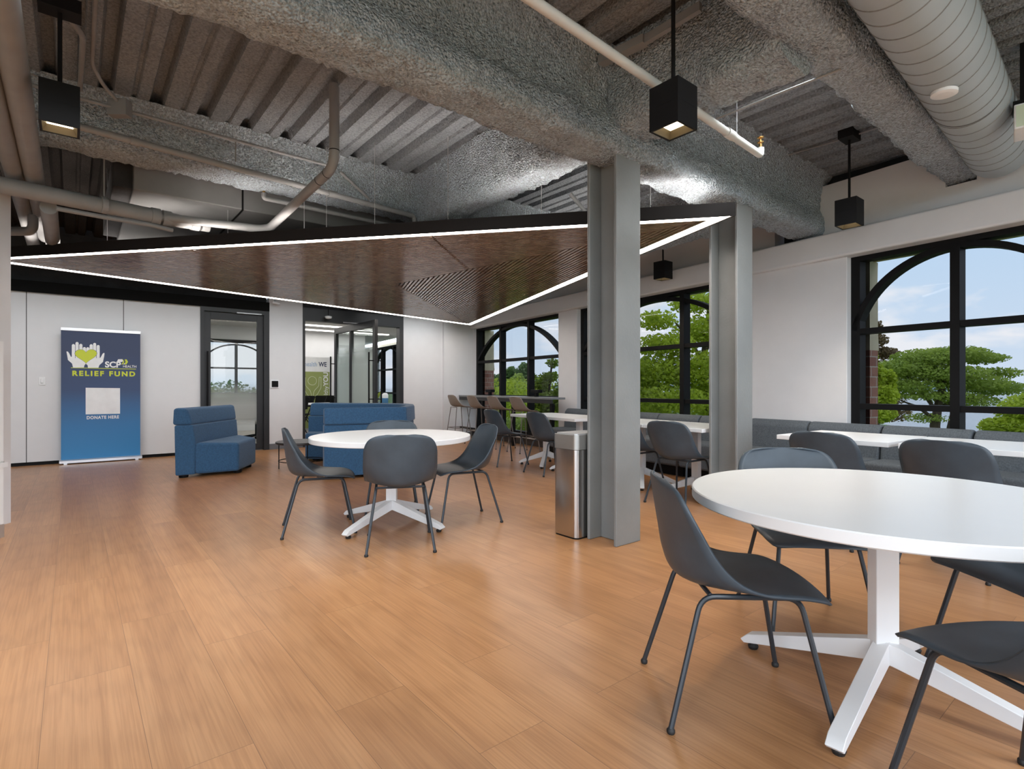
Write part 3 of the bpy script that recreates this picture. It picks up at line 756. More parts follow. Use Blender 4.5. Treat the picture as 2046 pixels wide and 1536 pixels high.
# ================================================================== BLUE SEATING
def loft_sofa(name, mb_profile, A, B, C, Dp):
    pass
def blue_chair():
    A, B, C, E = Vector((-4.13, 6.62, 0)), Vector((-3.535, 7.05, 0)), Vector((-3.655, 7.78, 0)), Vector((-4.16, 8.02, 0))
    t = thing('lounge_chair', 'blue fabric wedge-shaped lounge chair standing before the single glass door', 'lounge chair', tuple((A+B+C+E)/4))
    L = .73
    def both(prof): 
        near = [A.lerp(B, d/L)+Vector((0, 0, z)) for d, z in prof]; far = [E.lerp(C, d/L)+Vector((0, 0, z)) for d, z in prof]
        return MB().loft(near, far)
    part('seat', both([(.235, .035), (L, .035), (L, .40), (.235, .43)]), BLUE, t, True, bev=.035, seg=4)
    part('back_lower', both([(.03, .035), (.235, .035), (.245, .42), (.235, .50), (.212, .652), (.02, .652)]), BLUE, t, True, bev=.018, seg=3)
    part('back_upper', both([(.0, .650), (.205, .650), (.185, .75), (.145, .855), (.01, .865)]), BLUE, t, True, bev=.03, seg=3)
    for p, q in ((A, C), (B, E), (C, A), (E, B)):
        m = p.lerp(q, .12)
        part('foot', MB().lathe([(.05, 0), (.055, .02), (.05, .04)], (m.x, m.y, 0), 16), BLACK, t, True)
blue_chair()
def blue_sofa():
    path = [Vector(p) for p in ((-2.25, 6.53), (-1.85, 6.70), (-1.48, 6.86), (-1.345, 6.98), (-1.335, 7.25), (-1.36, 7.65), (-1.45, 8.1), (-1.62, 8.42), (-1.95, 8.62), (-2.5, 8.75), (-3.2, 8.86))]
    t = thing('curved_sofa', 'blue fabric curved sofa wrapping round with its back to the far round table', 'sofa', (-2.1, 7.7, 0))
    nr = []
    for i in range(len(path)):
        d = (path[min(i+1, len(path)-1)]-path[max(i-1, 0)]).normalized(); nr.append(Vector((-d.y, d.x)))
    def sweep(prof):
        mb = MB(); n = len(prof); vs = []
        for p, q in zip(path, nr): vs += [Vector((p.x+q.x*d, p.y+q.y*d, z)) for d, z in prof]
        mb.add(vs, [(i*n+k, i*n+(k+1) % n, (i+1)*n+(k+1) % n, (i+1)*n+k) for i in range(len(path)-1) for k in range(n)]+[tuple(range(n)), tuple(range((len(path)-1)*n, len(path)*n))])
        return mb
    part('back_upper', sweep([(0, .662), (.19, .662), (.17, .76), (.14, .86), (.01, .868)]), BLUE, t, True, bev=.022, seg=3)
    part('back_lower', sweep([(.02, .035), (.22, .035), (.22, .66), (.02, .66)]), BLUE, t, True, bev=.014, seg=3)
    inn = [(p.x+q.x*.225, p.y+q.y*.225) for p, q in zip(path, nr)]
    seat = inn+[(-3.12, 8.22), (-2.45, 8.12), (-2.16, 7.75), (-2.12, 7.4), (-2.33, 6.80)]
    part('seat', MB().prism(seat, .035, .42), BLUE, t, True, bev=.03, seg=3)
    for x, y in ((-2.2, 6.66), (-1.55, 6.98), (-1.5, 7.9), (-2.0, 8.45), (-3.05, 8.7), (-3.0, 8.35)):
        part('foot', MB().lathe([(.05, 0), (.055, .02), (.05, .04)], (x, y, 0), 16), BLACK, t, True)
blue_sofa()
def coffee_table():
    t = thing('coffee_table', 'low round black coffee table with thin legs and a bottom ring, between the blue seats', 'coffee table', (-2.94, 7.62, 0))
    R = .34
    part('tabletop', MB().lathe([(R-.01, .335), (R, .345), (R, .36), (R-.006, .366)], n=48), M('black_wood_top', (.03, .025, .022), .35), t, smooth=30)
    part('base_ring', MB().tube([(.30*math.cos(2*PI*k/36), .30*math.sin(2*PI*k/36), .10) for k in range(37)], .006, 6), BLACK, t, smooth=True)
    for k in range(4):
        a = D(35+90*k); part('leg', MB().tube([(.30*math.cos(a), .30*math.sin(a), 0), (.30*math.cos(a), .30*math.sin(a), .34)], .007, 8), BLACK, t)
coffee_table()

# ================================================================== BIN
def bin_():
    u0, u1, v0, v1 = 2.805, 3.05, 2.865, 3.20
    t = thing('waste_bin', 'tall rectangular brushed steel waste bin standing against the front steel column', 'bin', UV((v0+v1)/2, (u0+u1)/2, 0), ROT_UV)
    pr = rrect(v0, v1, u0, u1, .035)
    part('body', MB().prism(pr, .012, .655, UV), STAIN, t, True, smooth=30)
    pr2 = rrect(v0+.004, v1-.004, u0+.004, u1-.004, .033)
    part('base', MB().prism(pr2, 0, .012, UV), BLACK, t, True)
    pr3 = rrect(v0-.004, v1+.004, u0-.004, u1+.004, .037)
    part('lid', MB().prism(pr3, .658, .765, UV), M('satin_steel_lid', (.42, .42, .40), .42, metal=.9), t, True, smooth=30)
    part('lid_top', MB().prism(rrect(v0+.012, v1-.012, u0+.012, u1-.012, .03), .765, .775, UV), M('pale_lid_top', (.55, .55, .54), .3, metal=.6), t, True)
bin_()

# ================================================================== BANNERS
def text(body, size, x, z, mat, parent, y, name='lettering', bold=0., sx=1., spacing=1., rot=0):
    cu = bpy.data.curves.new(name, 'FONT'); cu.body = body; cu.size = size; cu.extrude = .0006; cu.offset = bold; cu.space_character = spacing
    tmp = bpy.data.objects.new('tmp', cu); COL.objects.link(tmp)
    dg = bpy.context.evaluated_depsgraph_get(); me = bpy.data.meshes.new_from_object(tmp.evaluated_get(dg))
    bpy.data.objects.remove(tmp); me.materials.clear(); me.materials.append(mat); me.name = name
    for v in me.vertices:
        px, pz = v.co.x*sx, v.co.y
        if rot: px, pz = -pz, px
        v.co = (x+px, y-v.co.z, z+pz)
    o = bpy.data.objects.new(name, me); COL.objects.link(o); o.parent = parent
    return o
PRINTW = M('white_print', (.74, .74, .74), .5); LIME = M('lime_print', srgb(190, 200, 50), .5, var=.02); NAVY = M('navy_print', srgb(40, 52, 84), .5)
def relief_banner():
    p = UV(.345, 10.22, 0)
    W = .475
    t = thing('rollup_banner', 'navy to blue roll-up banner with hands and heart before the white panel wall', 'banner', tuple(p), ROT_UV)
    y0 = 0
    part('print_panel', MB().box(-W, W, -.001, .001, .05, 1.945), banner_mat(), t)
    part('top_rail', MB().box(-W-.005, W+.005, -.012, .012, 1.94, 1.985), ALU, t, bev=.003)
    part('base_cassette', MB().loft([Vector((-W-.02, y, z)) for y, z in ((-.05, .015), (.05, .015), (.05, .05), (.02, .065), (-.02, .065), (-.05, .05))], [Vector((W+.02, y, z)) for y, z in ((-.05, .015), (.05, .015), (.05, .05), (.02, .065), (-.02, .065), (-.05, .05))]), ALU, t)
    for x in (-W+.05, W-.05): part('foot', MB().box(x-.02, x+.02, -.08, .08, 0, .015), ALU, t)
    part('support_pole', MB().tube([(0, .02, .05), (0, .02, 1.95)], .008, 8), ALU, t)
    # print art: pixel frame of the crop -> banner coordinates
    def X(px): return -W+(px-22)/(1115-22)*2*W
    def Zc(py, px): 
        top = 100+(px-22)*(60/1093); bot = 1940-(px-22)*(62/1093); return 1.945-(py-top)/(bot-top)*1.885
    def P(px, py): return (X(px), Zc(py, px))
    def shape(pts, mat, nm, y=-.0022):
        part(nm, MB().poly([Vector((a, y, b)) for a, b in pts]), mat, t)
    def fing(x, ytop, ybot, w):
        return [(x-w, ybot)]+[(x-w*math.cos(PI*k/8), ytop+w*1.0-w*math.sin(PI*k/8)) for k in range(9)]+[(x+w, ybot)]
    hm = MB()
    for x, yt in ((183, 300), (231, 270), (281, 297), (328, 343), (374, 345), (419, 303), (466, 284), (514, 314)):
        hm.poly([Vector((*[P(a, b)[0]], -.0022, P(a, b)[1])) for a, b in fing(x, yt, 520, 21)])
    lp = [(162, 480), (150, 480), (125, 425), (110, 405), (92, 405), (100, 450), (112, 525), (165, 575), (178, 632), (322, 632), (328, 600), (346, 580), (346, 500), (210, 500)]
    rp = [(536, 500), (548, 490), (575, 440), (592, 425), (602, 432), (596, 480), (580, 555), (530, 600), (518, 636), (376, 636), (372, 600), (348, 580), (348, 500), (500, 500)]
    for pp in (lp, rp): hm.poly([Vector((P(a, b)[0], -.0023, P(a, b)[1])) for a, b in pp])
    part('hands_emblem', hm, PRINTW, t)
    def heart(k, dx=0):
        pts = []
        for i in range(48):
            a = 2*PI*i/48; hx = 16*math.sin(a)**3; hy = 13*math.cos(a)-5*math.cos(2*a)-2*math.cos(3*a)-math.cos(4*a)
            pts.append((350+hx*9.1*k, 475-(hy+2)*6.9*k))
        return [P(a, b) for a, b in pts]
    shape(heart(1.035), NAVY, 'heart_outline', -.0028); shape(heart(1.0), LIME, 'heart_emblem', -.0034)
    def tline(body, px0, px1, pyb, hpx, mat, bold, spacing=1.):
        h = hpx/1780*1.885; size = h/.70
        cu = bpy.data.curves.new('m', 'FONT'); cu.body = body; cu.size = size; cu.space_character = spacing; cu.offset = bold
        tmp = bpy.data.objects.new('m', cu); COL.objects.link(tmp); bpy.context.view_layer.update(); wd = tmp.dimensions.x; bpy.data.objects.remove(tmp)
        x0, x1 = X(px0), X(px1)
        text(body, size, x0, Zc(pyb, px0), mat, t, -.003, bold=bold, sx=(x1-x0)/wd, spacing=spacing)
    tline('SCP', 608, 832, 628, 80, PRINTW, .004)
    tline('HEALTH', 860, 1052, 634, 34, PRINTW, .0005)
    tline('RELIEF FUND', 165, 1035, 745, 66, LIME, .0045, 1.35)
    tline('DONATE HERE', 357, 803, 1362, 42, PRINTW, .0022, 1.12)
    shape([P(152, 630), P(1052, 654), P(1052, 662), P(152, 638)], LIME, 'rule_line')
    shape([P(345, 918), P(820, 926), P(820, 1288), P(345, 1294)], PRINTW, 'blank_square')
    shape([P(775, 555), P(792, 518), P(850, 516), P(866, 548), P(840, 556)], PRINTW, 'logo_mark')
    shape([P(838, 592), P(862, 590), P(880, 552), P(862, 520), P(850, 516), P(866, 550)], LIME, 'logo_mark')
    shape([P(885, 520), P(915, 520), P(935, 556), P(910, 592), P(880, 590), P(900, 556)], LIME, 'logo_mark')
    shape([P(866, 590), P(900, 592), P(884, 570)], PRINTW, 'logo_mark')
relief_banner()
GREENP = M('olive_green_print', srgb(140, 150, 88), .5, var=.02)
def wellness_banner():
    p = UV(4.99, 14.35, 0)
    t = thing('rollup_banner', 'white and olive green roll-up banner inside the room beyond the pivot door', 'banner', tuple(p), ROT_UV)
    part('print_panel', MB().box(-.42, .42, 0, .003, .04, 1.90), PRINTW, t)
    part('green_field', MB().box(-.42, .34, -.003, -.001, .04, 1.52), GREENP, t)
    part('base_cassette', MB().box(-.44, .44, -.05, .05, 0, .05), ALU, t)
    text('health', .17, -.33, 1.66, M('pale_blue_print', srgb(150, 175, 205), .5), t, -.005, sx=.8)
    text('WE', .17, .05, 1.66, NAVY, t, -.005, bold=.004, sx=.8)
    text('healthy', .16, .29, .68, PRINTW, t, -.006, rot=1)
    text('YOU', .17, .29, 1.15, PRINTW, t, -.006, bold=.005, rot=1)
    lm = MB()
    for sg in (-1, 1):
        q = [(-.12+sg*.05, .85), (-.12+sg*.13, .92), (-.12+sg*.23, 1.10), (-.12+sg*.23, 1.38), (-.12+sg*.18, 1.38), (-.12+sg*.17, 1.15), (-.12+sg*.05, 1.02), (-.12+sg*.02, .90), (-.12+sg*.05, .85)]
        lm.tube(bend([(x, -.006, z) for x, z in q], .03, 3), .007, 4)
    lm.tube([(-.12+.11*math.cos(2*PI*k/24), -.006, 1.28+.11*math.sin(2*PI*k/24)) for k in range(25)], .007, 4)
    part('hands_emblem', lm, M('pale_line_print', (.62, .66, .45), .5), t)
wellness_banner()

# ================================================================== CONFERENCE FURNITURE
def conf_table(p, rot, L, Wd, lb):
    t = thing('conference_table', lb, 'table', p, rot, 'tables in the room beyond')
    part('tabletop', MB().box(-L/2, L/2, -Wd/2, Wd/2, .70, .735), TABLEW, t, bev=.004)
    for sx in (-1, 1):
        part('leg', MB().box(sx*(L/2-.15)-.03, sx*(L/2-.15)+.03, -.04, .04, .05, .70).box(sx*(L/2-.15)-.03, sx*(L/2-.15)+.03, -Wd/2+.06, Wd/2-.06, .02, .06), ALU, t)
conf_table(UV(4.30, 13.15, 0), ROT_UV, 1.3, .6, 'white conference table seen through the left of the pivot door opening')
conf_table(UV(2.75, 13.0, 0), ROT_UV, 1.3, .6, 'white flip-top table behind the single glass door')
def fold_chair(p, rot):
    t = thing('folding_chair', '-', 'chair', p, rot)
    part('backrest', MB().loft([Vector((-.19, y, z)) for y, z in ((-.20, .62), (-.185, .62), (-.235, .90), (-.25, .90))], [Vector((.19, y, z)) for y, z in ((-.20, .62), (-.185, .62), (-.235, .90), (-.25, .90))]), BLACK, t, bev=.006)
    part('seat', MB().box(-.20, .20, -.16, .20, .43, .455), BLACK, t, bev=.006)
    for sx in (-1, 1):
        part('leg', MB().tube([(sx*.205, -.24, .88), (sx*.205, .22, .01)], .011, 6), BLACK, t)
        part('leg', MB().tube([(sx*.19, .12, .45), (sx*.19, -.24, .01)], .011, 6), BLACK, t)
    return t
fc = fold_chair((0, 0, 0), 0)
for i, (v, u) in enumerate(((4.42, 13.80), (4.74, 13.84), (5.04, 13.88), (3.85, 12.5))):
    lb = 'black folding chair in the room beyond, ' + ['leftmost of the row behind the white table', 'second of the row behind the white table', 'right end of the row behind the white table', 'in front of the table'][i]
    rr = ROT_UV+PI-1.15 if i < 3 else ROT_UV+.4
    if i == 0: fc.location = UV(v, u, 0); fc.rotation_euler = (0, 0, rr); setp(fc, lb, None, 'black folding chairs in the room beyond')
    else: dup(fc, UV(v, u, 0), rr, lb, 'black folding chairs in the room beyond')
def task_chair():
    t = thing('task_chair', 'black swivel task chair on castors behind the single glass door', 'office chair', UV(3.02, 12.35, 0), ROT_UV+2.6)
    part('seat', MB().prism(rrect(-.24, .24, -.22, .24, .08), .44, .51), BLACK, t, bev=.02)
    part('backrest', MB().loft([Vector((x, -.24, z)) for x, z in rrect(-.22, .22, .58, 1.0, .07)], [Vector((x, -.27, z)) for x, z in rrect(-.22, .22, .58, 1.0, .07)]), BLACK, t)
    part('gas_column', MB().tube([(0, 0, .1), (0, 0, .44)], .025, 10), BLACK, t)
    part('back_bracket', MB().tube([(0, -.1, .44), (0, -.28, .46), (0, -.275, .7)], .02, 8), BLACK, t)
    for k in range(5):
        a = 2*PI*k/5; c, s = math.cos(a), math.sin(a)
        l = part('base_arm', MB().tube([(0, 0, .11), (c*.3, s*.3, .075)], [.025, .015], 8), BLACK, t)
        part('castor', MB().lathe([(.012, 0), (.028, .014), (.028, .04), (.012, .056)], (c*.3, s*.3, 0), 10), GLIDE, l)
task_chair()
def plant():
    p = UV(5.55, 12.4, 0)
    t = thing('potted_plant', 'broad-leaved green plant in a pot just inside the pivot door on the right', 'plant', tuple(p))
    part('pot', MB().lathe([(.14, 0), (.18, .02), (.2, .36), (.18, .38)], n=20), M('dark_pot', (.05, .045, .04), .5), t, smooth=40)
    lv = MB(); rnd = random.Random(5)
    for k in range(16):
        a = rnd.uniform(0, 2*PI); L = rnd.uniform(.45, .95); out = rnd.uniform(.15, .42); pts = []
        for i in range(7):
            q = i/6; r = out*q**1.3; z = .36+L*q-.12*q**3; w = .085*math.sin(PI*min(1, .05+q*.95))**.8
            c, s = math.cos(a), math.sin(a); pts.append((Vector((r*c-w*s, r*s+w*c, z)), Vector((r*c+w*s, r*s-w*c, z))))
        for (a0, b0), (a1, b1) in zip(pts, pts[1:]): lv.add([a0, b0, b1, a1], [(0, 1, 2, 3)])
    part('leaves', lv, LEAF_M, t, smooth=True)
    t2 = thing('side_table', 'small wooden side table holding the wipes tub in the room beyond', 'side table', UV(5.72, 11.85, 0), ROT_UV)
    part('tabletop', MB().box(-.2, .2, -.2, .2, .70, .73), M('tan_wood', (.3, .18, .1), .5), t2)
    part('leg', MB().box(-.03, .03, -.03, .03, 0, .70), BLACK, t2)
    t3 = thing('wipes_tub', 'white and blue cleaning wipes tub just inside the pivot door', 'tub', UV(5.72, 11.85, .73))
    part('tub_body', MB().lathe([(.07, 0), (.075, .01), (.075, .13)], n=20), M('blue_label', (.08, .25, .5), .4), t3, smooth=40)
    part('tub_lid', MB().lathe([(.075, .13), (.076, .2), (.05, .24), (.02, .25)], n=20), CLOTHW, t3, smooth=40)
plant()

# ================================================================== PENDANTS
PB = M('black_pendant_metal', (.008, .008, .009), .6, spec=.2)
BRZ = M('bronze_reflector', (.16, .135, .085), .4, metal=.3)
def make_pendant():
    t = thing('pendant_lamp', '-', 'pendant lamp')
    h, z0, z1, w = .088, 0, .23, .012
    part('housing', MB().box(-h, h, -h, -h+w, z0, z1).box(-h, h, h-w, h, z0, z1).box(-h, -h+w, -h+w, h-w, z0, z1).box(h-w, h, -h+w, h-w, z0, z1).box(-h+w, h-w, -h+w, h-w, z1-.02, z1), PB, t)
    a, b = h-w, .058
    rf = MB()
    A = [Vector((x, y, .003)) for x, y in ((-a, -a), (a, -a), (a, a), (-a, a))]; B = [Vector((x, y, .042)) for x, y in ((-b, -b), (b, -b), (b, b), (-b, b))]
    rf.add(A+B, [(i, (i+1) % 4, 4+(i+1) % 4, 4+i) for i in range(4)])
    part('reflector', rf, BRZ, t)
    part('diffuser', MB().box(-b, b, -b, b, .040, .045), LAMPE, t, label='glowing warm square diffuser')
    part('seam_band', MB().box(-h-.0008, h+.0008, -h-.0008, h+.0008, .115, .118), ALU if False else PB, t)
    return t
pend0 = make_pendant()
PD = [((-2.53, 3.05), 2.56, 3.21, 'black box pendant lamp at the upper left beside the grey pipes, lit warm'), ((.858, 2.90), 2.48, 3.34, 'black box pendant lamp hanging above and in front of the steel columns, lit warm'), ((3.02, 4.88), 2.56, 3.33, 'black box pendant lamp right of the second column before the white upper wall'), ((2.02, 7.29), 2.56, 3.34, 'black box pendant lamp showing under the canopy tip between the columns')]
PR = []
for i, ((x, y), z, zt, lb) in enumerate(PD):
    if i == 0: r = pend0; r.location = (x, y, z); r.rotation_euler = (0, 0, ROT_UV); setp(r, lb, None, 'black box pendant lamps')
    else: r = dup(pend0, (x, y, z), ROT_UV, lb, 'black box pendant lamps')
    PR.append(r)
for r, ((x, y), z, zt, lb) in zip(PR, PD):
    INV[r.name] = (Matrix.Translation((x, y, z)) @ Matrix.Rotation(ROT_UV, 4, 'Z')).inverted()
    part('stem', MB().tube([(0, 0, .23), (0, 0, zt-z+.01)], .011, 8), PB, r)
    part('ceiling_mount', MB().box(-.095, .095, -.06, .06, zt-z, zt-z+.075), PB, r)
    if zt < 3.3: part('mount_bracket', MB().box(-.03, .03, -.03, .03, zt-z+.075, 3.42-z), PIPE, r)

# ================================================================== PIPES, DUCTS
def run(name, pts, r, mat, lb, cat='pipe', group=None, rb=None, n=14, couplings=()):
    P = bend(pts, rb, 8) if rb else [Vector(p) for p in pts]
    if couplings:
        t = thing(name, lb, cat, tuple(P[0]), 0, group)
        part('pipe_run', MB().tube(P, r, n), mat, t, True, smooth=50)
        for c, d, rr, L in couplings: part('coupling', MB().tube([c-d*L/2, c+d*L/2], rr, n), mat, t, True, smooth=50)
        return t
    return single(name, MB().tube(P, r, n), mat, lb, cat, group, smooth=50)
Ud, Vd = Vector((UX, UY, 0)), Vector((VX, VY, 0))
# white sprinkler line with brass head
pa, pb_ = at_z(1063, 0, 2.80), at_z(1517, 308, 2.80)
dW = (pb_-pa).normalized()
t = thing('sprinkler_pipe', 'straight white sprinkler pipe crossing the ceiling above the front column to a brass head', 'pipe', tuple(pb_))
part('pipe_run', MB().tube(bend([pa-dW*2.0, pb_+dW*.02, pb_+dW*.02+Vector((0, 0, .05))], .03), .025, 14), PIPEW, t, True, smooth=50)
part('coupling', MB().tube([pa.lerp(pb_, .80)-dW*.045, pa.lerp(pb_, .80)+dW*.045], .031, 14), PIPEW, t, True, smooth=50)
part('pipe_hanger', MB().tube([pa.lerp(pb_, .845), pa.lerp(pb_, .845)+Vector((0, 0, .6))], .004, 6), PIPE, t, True)
hp = pb_+dW*.02
part('sprinkler_head', MB().lathe([(.012, .05), (.012, .085), (.022, .088), (.022, .095), (.009, .10), (.009, .12), (.024, .122), (.024, .127)], hp, 12), BRASS, t, True, label='brass sprinkler head')
# left big pipes
q1 = at_z(30, 200, 2.86); q2 = at_z(8, 330, 2.86)
p1a = at_z(15, 60, 2.82); 
run('insulated_pipe', [p1a-Ud*.5, p1a+Ud*1.0, p1a+Ud*4.6], .064, PIPE, 'thick grey insulated pipe running away along the left edge, right one of the pair', group='insulated pipes at the left edge')
p2a = at_z(-12, 200, 2.82)
run('insulated_pipe', [p2a-Ud*.8, p2a+Ud*4.4], .060, PIPE, 'thick grey insulated pipe running away along the left edge, left one of the pair', group='insulated pipes at the left edge')
# main cross pipe with reducer, then small pipe turning toward the camera and up
zB = 2.68
b0, b1, b2 = at_z(-60, 357, zB), at_z(310, 432, zB), at_z(395, 444, zB)
b3 = at_z(535, 459, zB)
tB = thing('drain_pipe', 'thick grey pipe above the near canopy edge, bending toward the camera and up', 'pipe', tuple(b1))
part('thick_run', MB().tube([b0-(b1-b0).normalized()*2, b1], .066, 18), PIPE, tB, True, smooth=50)
dB = (b1-b0).normalized()
vt = Vector((-1.353, 4.15, 2.80))
part('thin_run', MB().tube(bend([b1, b3, vt, Vector((vt.x, vt.y, 3.42))], .13, 10), .038, 16), PIPE, tB, True, smooth=50)
for k, rr in ((0, .074), (.09, .070), (.33, .058), (.42, .05)): part('coupling', MB().tube([b1+dB*k-dB*.035, b1+dB*k+dB*.035], rr, 18), PIPE, tB, True, smooth=50)
part('reducer', MB().tube([b1+dB*.06, b1+dB*.36], [.066, .05], 18), PIPE, tB, True, smooth=50)
for q in (vt+Vector((0, 0, .12)), vt+(b3-vt).normalized()*.14, vt+(b3-vt).normalized()*.30): 
    dd = Vector((0, 0, 1)) if q.x == vt.x else (b3-vt).normalized()
    part('coupling', MB().tube([q-dd*.003, q+dd*.003], .0395, 16), BLACK, tB, True)
hg = at_z(208, 410, zB)
part('pipe_hanger', MB().tube([hg+dB.cross(Vector((0,0,1)))*0, Vector((hg.x, hg.y, 3.45))], .006, 6).tube([hg-dB*.02, hg+dB*.02], .071, 18), PIPE, tB, True)
br = at_z(97, 398, zB)
run('branch_pipe', [br-Vector((0, 0, .06))+Ud*.02, br-Vector((0, 0, .09))+Ud*1.5], .060, PIPE, 'short thick grey branch pipe leaving the cross pipe toward the back wall')
run('branch_conduit', [at_z(112, 416, 2.59), at_z(205, 433, 2.59), at_z(300, 449, 2.59), at_z(345, 460, 2.58)], .020, PIPE, 'thin grey conduit strapped just below the thick cross pipe', 'conduit')
# elbow at the far left
e0 = at_z(-30, 462, 2.62); e1 = at_z(66, 462, 2.62)
run('elbow_pipe', [e0, e1, e1+Vector((0, 0, .15))], .042, PIPE, 'grey elbow pipe at the far left below the cross pipe', rb=.1)
# conduits along the far beam
c0, c1 = at_z(45, 165, 3.22), at_z(660, 332, 3.22)
tC = thing('conduit', 'thin grey conduit with junction box running along the top of the far sprayed beam', 'conduit', tuple(c0))
dC = (c1-c0).normalized()
part('conduit_run', MB().tube([c0-dC*1.5, c1], .0135, 10), PIPE, tC, True, smooth=50)
jb = c0.lerp(c1, .255)
part('junction_box', MB().box(-.07, .07, -.05, .02, -.06, .06), PIPE, tC).location = INV[tC.name] @ jb
part('hanger_strap', MB().tube([c0.lerp(c1, .62), c0.lerp(c1, .62)+Vector((0, 0, -.18))], .006, 6), PIPE, tC, True)
bc = [at_z(184, -20, 3.36), at_z(182, 120, 3.36), at_z(205, 165, 3.27), jb+Vector((0, 0, .06))]
run('conduit', [at_z(192, -30, 3.37), at_z(184, 128, 3.36), at_z(205, 168, 3.30), jb+Vector((0, 0, .03))], .013, PIPE, 'thin grey bent conduit dropping from the deck to the junction box', 'conduit', rb=.05)
run('conduit', [at_z(128, 22, 3.33), at_z(166, 72, 3.34), at_z(160, 178, 3.35)], .017, PIPE, 'grey bent conduit right of the upper left pendant lamp rod', 'conduit', rb=.06)
# sprinkler lines on the far beam
d0, d1 = at_z(44, 222, 2.98), at_z(828, 432, 2.98)
dD = (d1-d0).normalized()
run('sprinkler_pipe', [d0-dD*1.5, d1, d1-Vector((0, 0, .2))], .026, PIPE, 'long grey sprinkler pipe along the face of the far sprayed beam', rb=.05, couplings=((d0.lerp(d1, .70), dD, .033, .08), (d0.lerp(d1, .2), dD, .031, .06)))
e0, e1 = at_z(527, 396, 2.93), at_z(790, 452, 2.93)
dE = (e1-e0).normalized()
tE = thing('sprinkler_pipe', 'short grey sprinkler pipe with brass head above the near canopy edge', 'pipe', tuple(e0))
part('pipe_run', MB().tube(bend([e0+Vector((0, 0, .05)), e0, e1], .04), .021, 12), PIPE, tE, True, smooth=50)
part('sprinkler_head', MB().lathe([(.012, .05), (.012, .085), (.022, .088), (.022, .095), (.009, .10), (.009, .12), (.024, .122), (.024, .127)], e0, 12), BRASS, tE, True, label='brass sprinkler head')
run('brace_pipe', [at_z(680, 343, 3.25), at_z(752, 412, 3.02)], .016, PIPE, 'thin diagonal brace pipe behind the vertical grey pipe bend', 'brace')
run('deck_cable', [at_z(x, y, 3.37) for x, y in ((40, 140), (270, 222), (470, 278), (590, 302), (650, 316), (720, 342), (830, 368))], .005, PIPE, 'thin grey cable sagging along the deck above the far beam', 'cable')
run('conduit', [at_z(1577, 309, 3.37), at_z(1690, 276, 3.38), at_z(1800, 240, 3.38)], .008, PIPE, 'thin conduit on the ribbed deck feeding the right pendant lamp', 'conduit')
run('deck_cable', [at_z(1430, 238, 2.95), at_z(1555, 187, 2.955), at_z(1680, 138, 2.95)], .006, M('dull_wire', (.3, .3, .29), .5), 'thin taut wire beside the sprayed cross beam', 'cable')
run('strut', [at_z(1140, 388, 2.85), at_z(1178, 432, 2.62)], .018, PIPE, 'short steel angle strut left of the front column above the canopy', 'brace')
# metal raceway box in the upper right deck
rw = MB(); r0, r1 = at_z(1200, 131, 3.25), at_z(1290, 88, 3.25); rd = (r1-r0).normalized(); rs = Vector((-rd.y, rd.x, 0))*.035
rw.loft([r0-rs, r1-rs, r1+rs, r0+rs], [p+Vector((0, 0, .05)) for p in (r0-rs, r1-rs, r1+rs, r0+rs)])
r2 = at_z(1400, 22, 3.25); rs2 = rs*.5
rw.loft([r1-rs2, r2-rs2, r2+rs2, r1+rs2], [p+Vector((0, 0, .05)) for p in (r1-rs2, r2-rs2, r2+rs2, r1+rs2)])
single('cable_raceway', rw, PIPE, 'grey metal cable raceway on the deck above the hanging pendant lamp', 'raceway')
# rectangular duct at the back left
tR = thing('rectangular_duct', 'large grey rectangular sheet-metal duct above the canopy at the left', 'duct', UV(1.6, 7, 2.86))
part('duct_body', MB().box(.42, 3.6, 5.86, 8.2, 2.87, 3.22, UV), DUCTD, tR, True, bev=.01)
part('duct_flange', MB().box(1.30, 1.315, 5.852, 8.2, 2.862, 3.22, UV), BLACK, tR, True)
part('duct_end', MB().box(.28, .42, 5.95, 8.0, 2.9, 3.2, UV), VOID, tR, True)
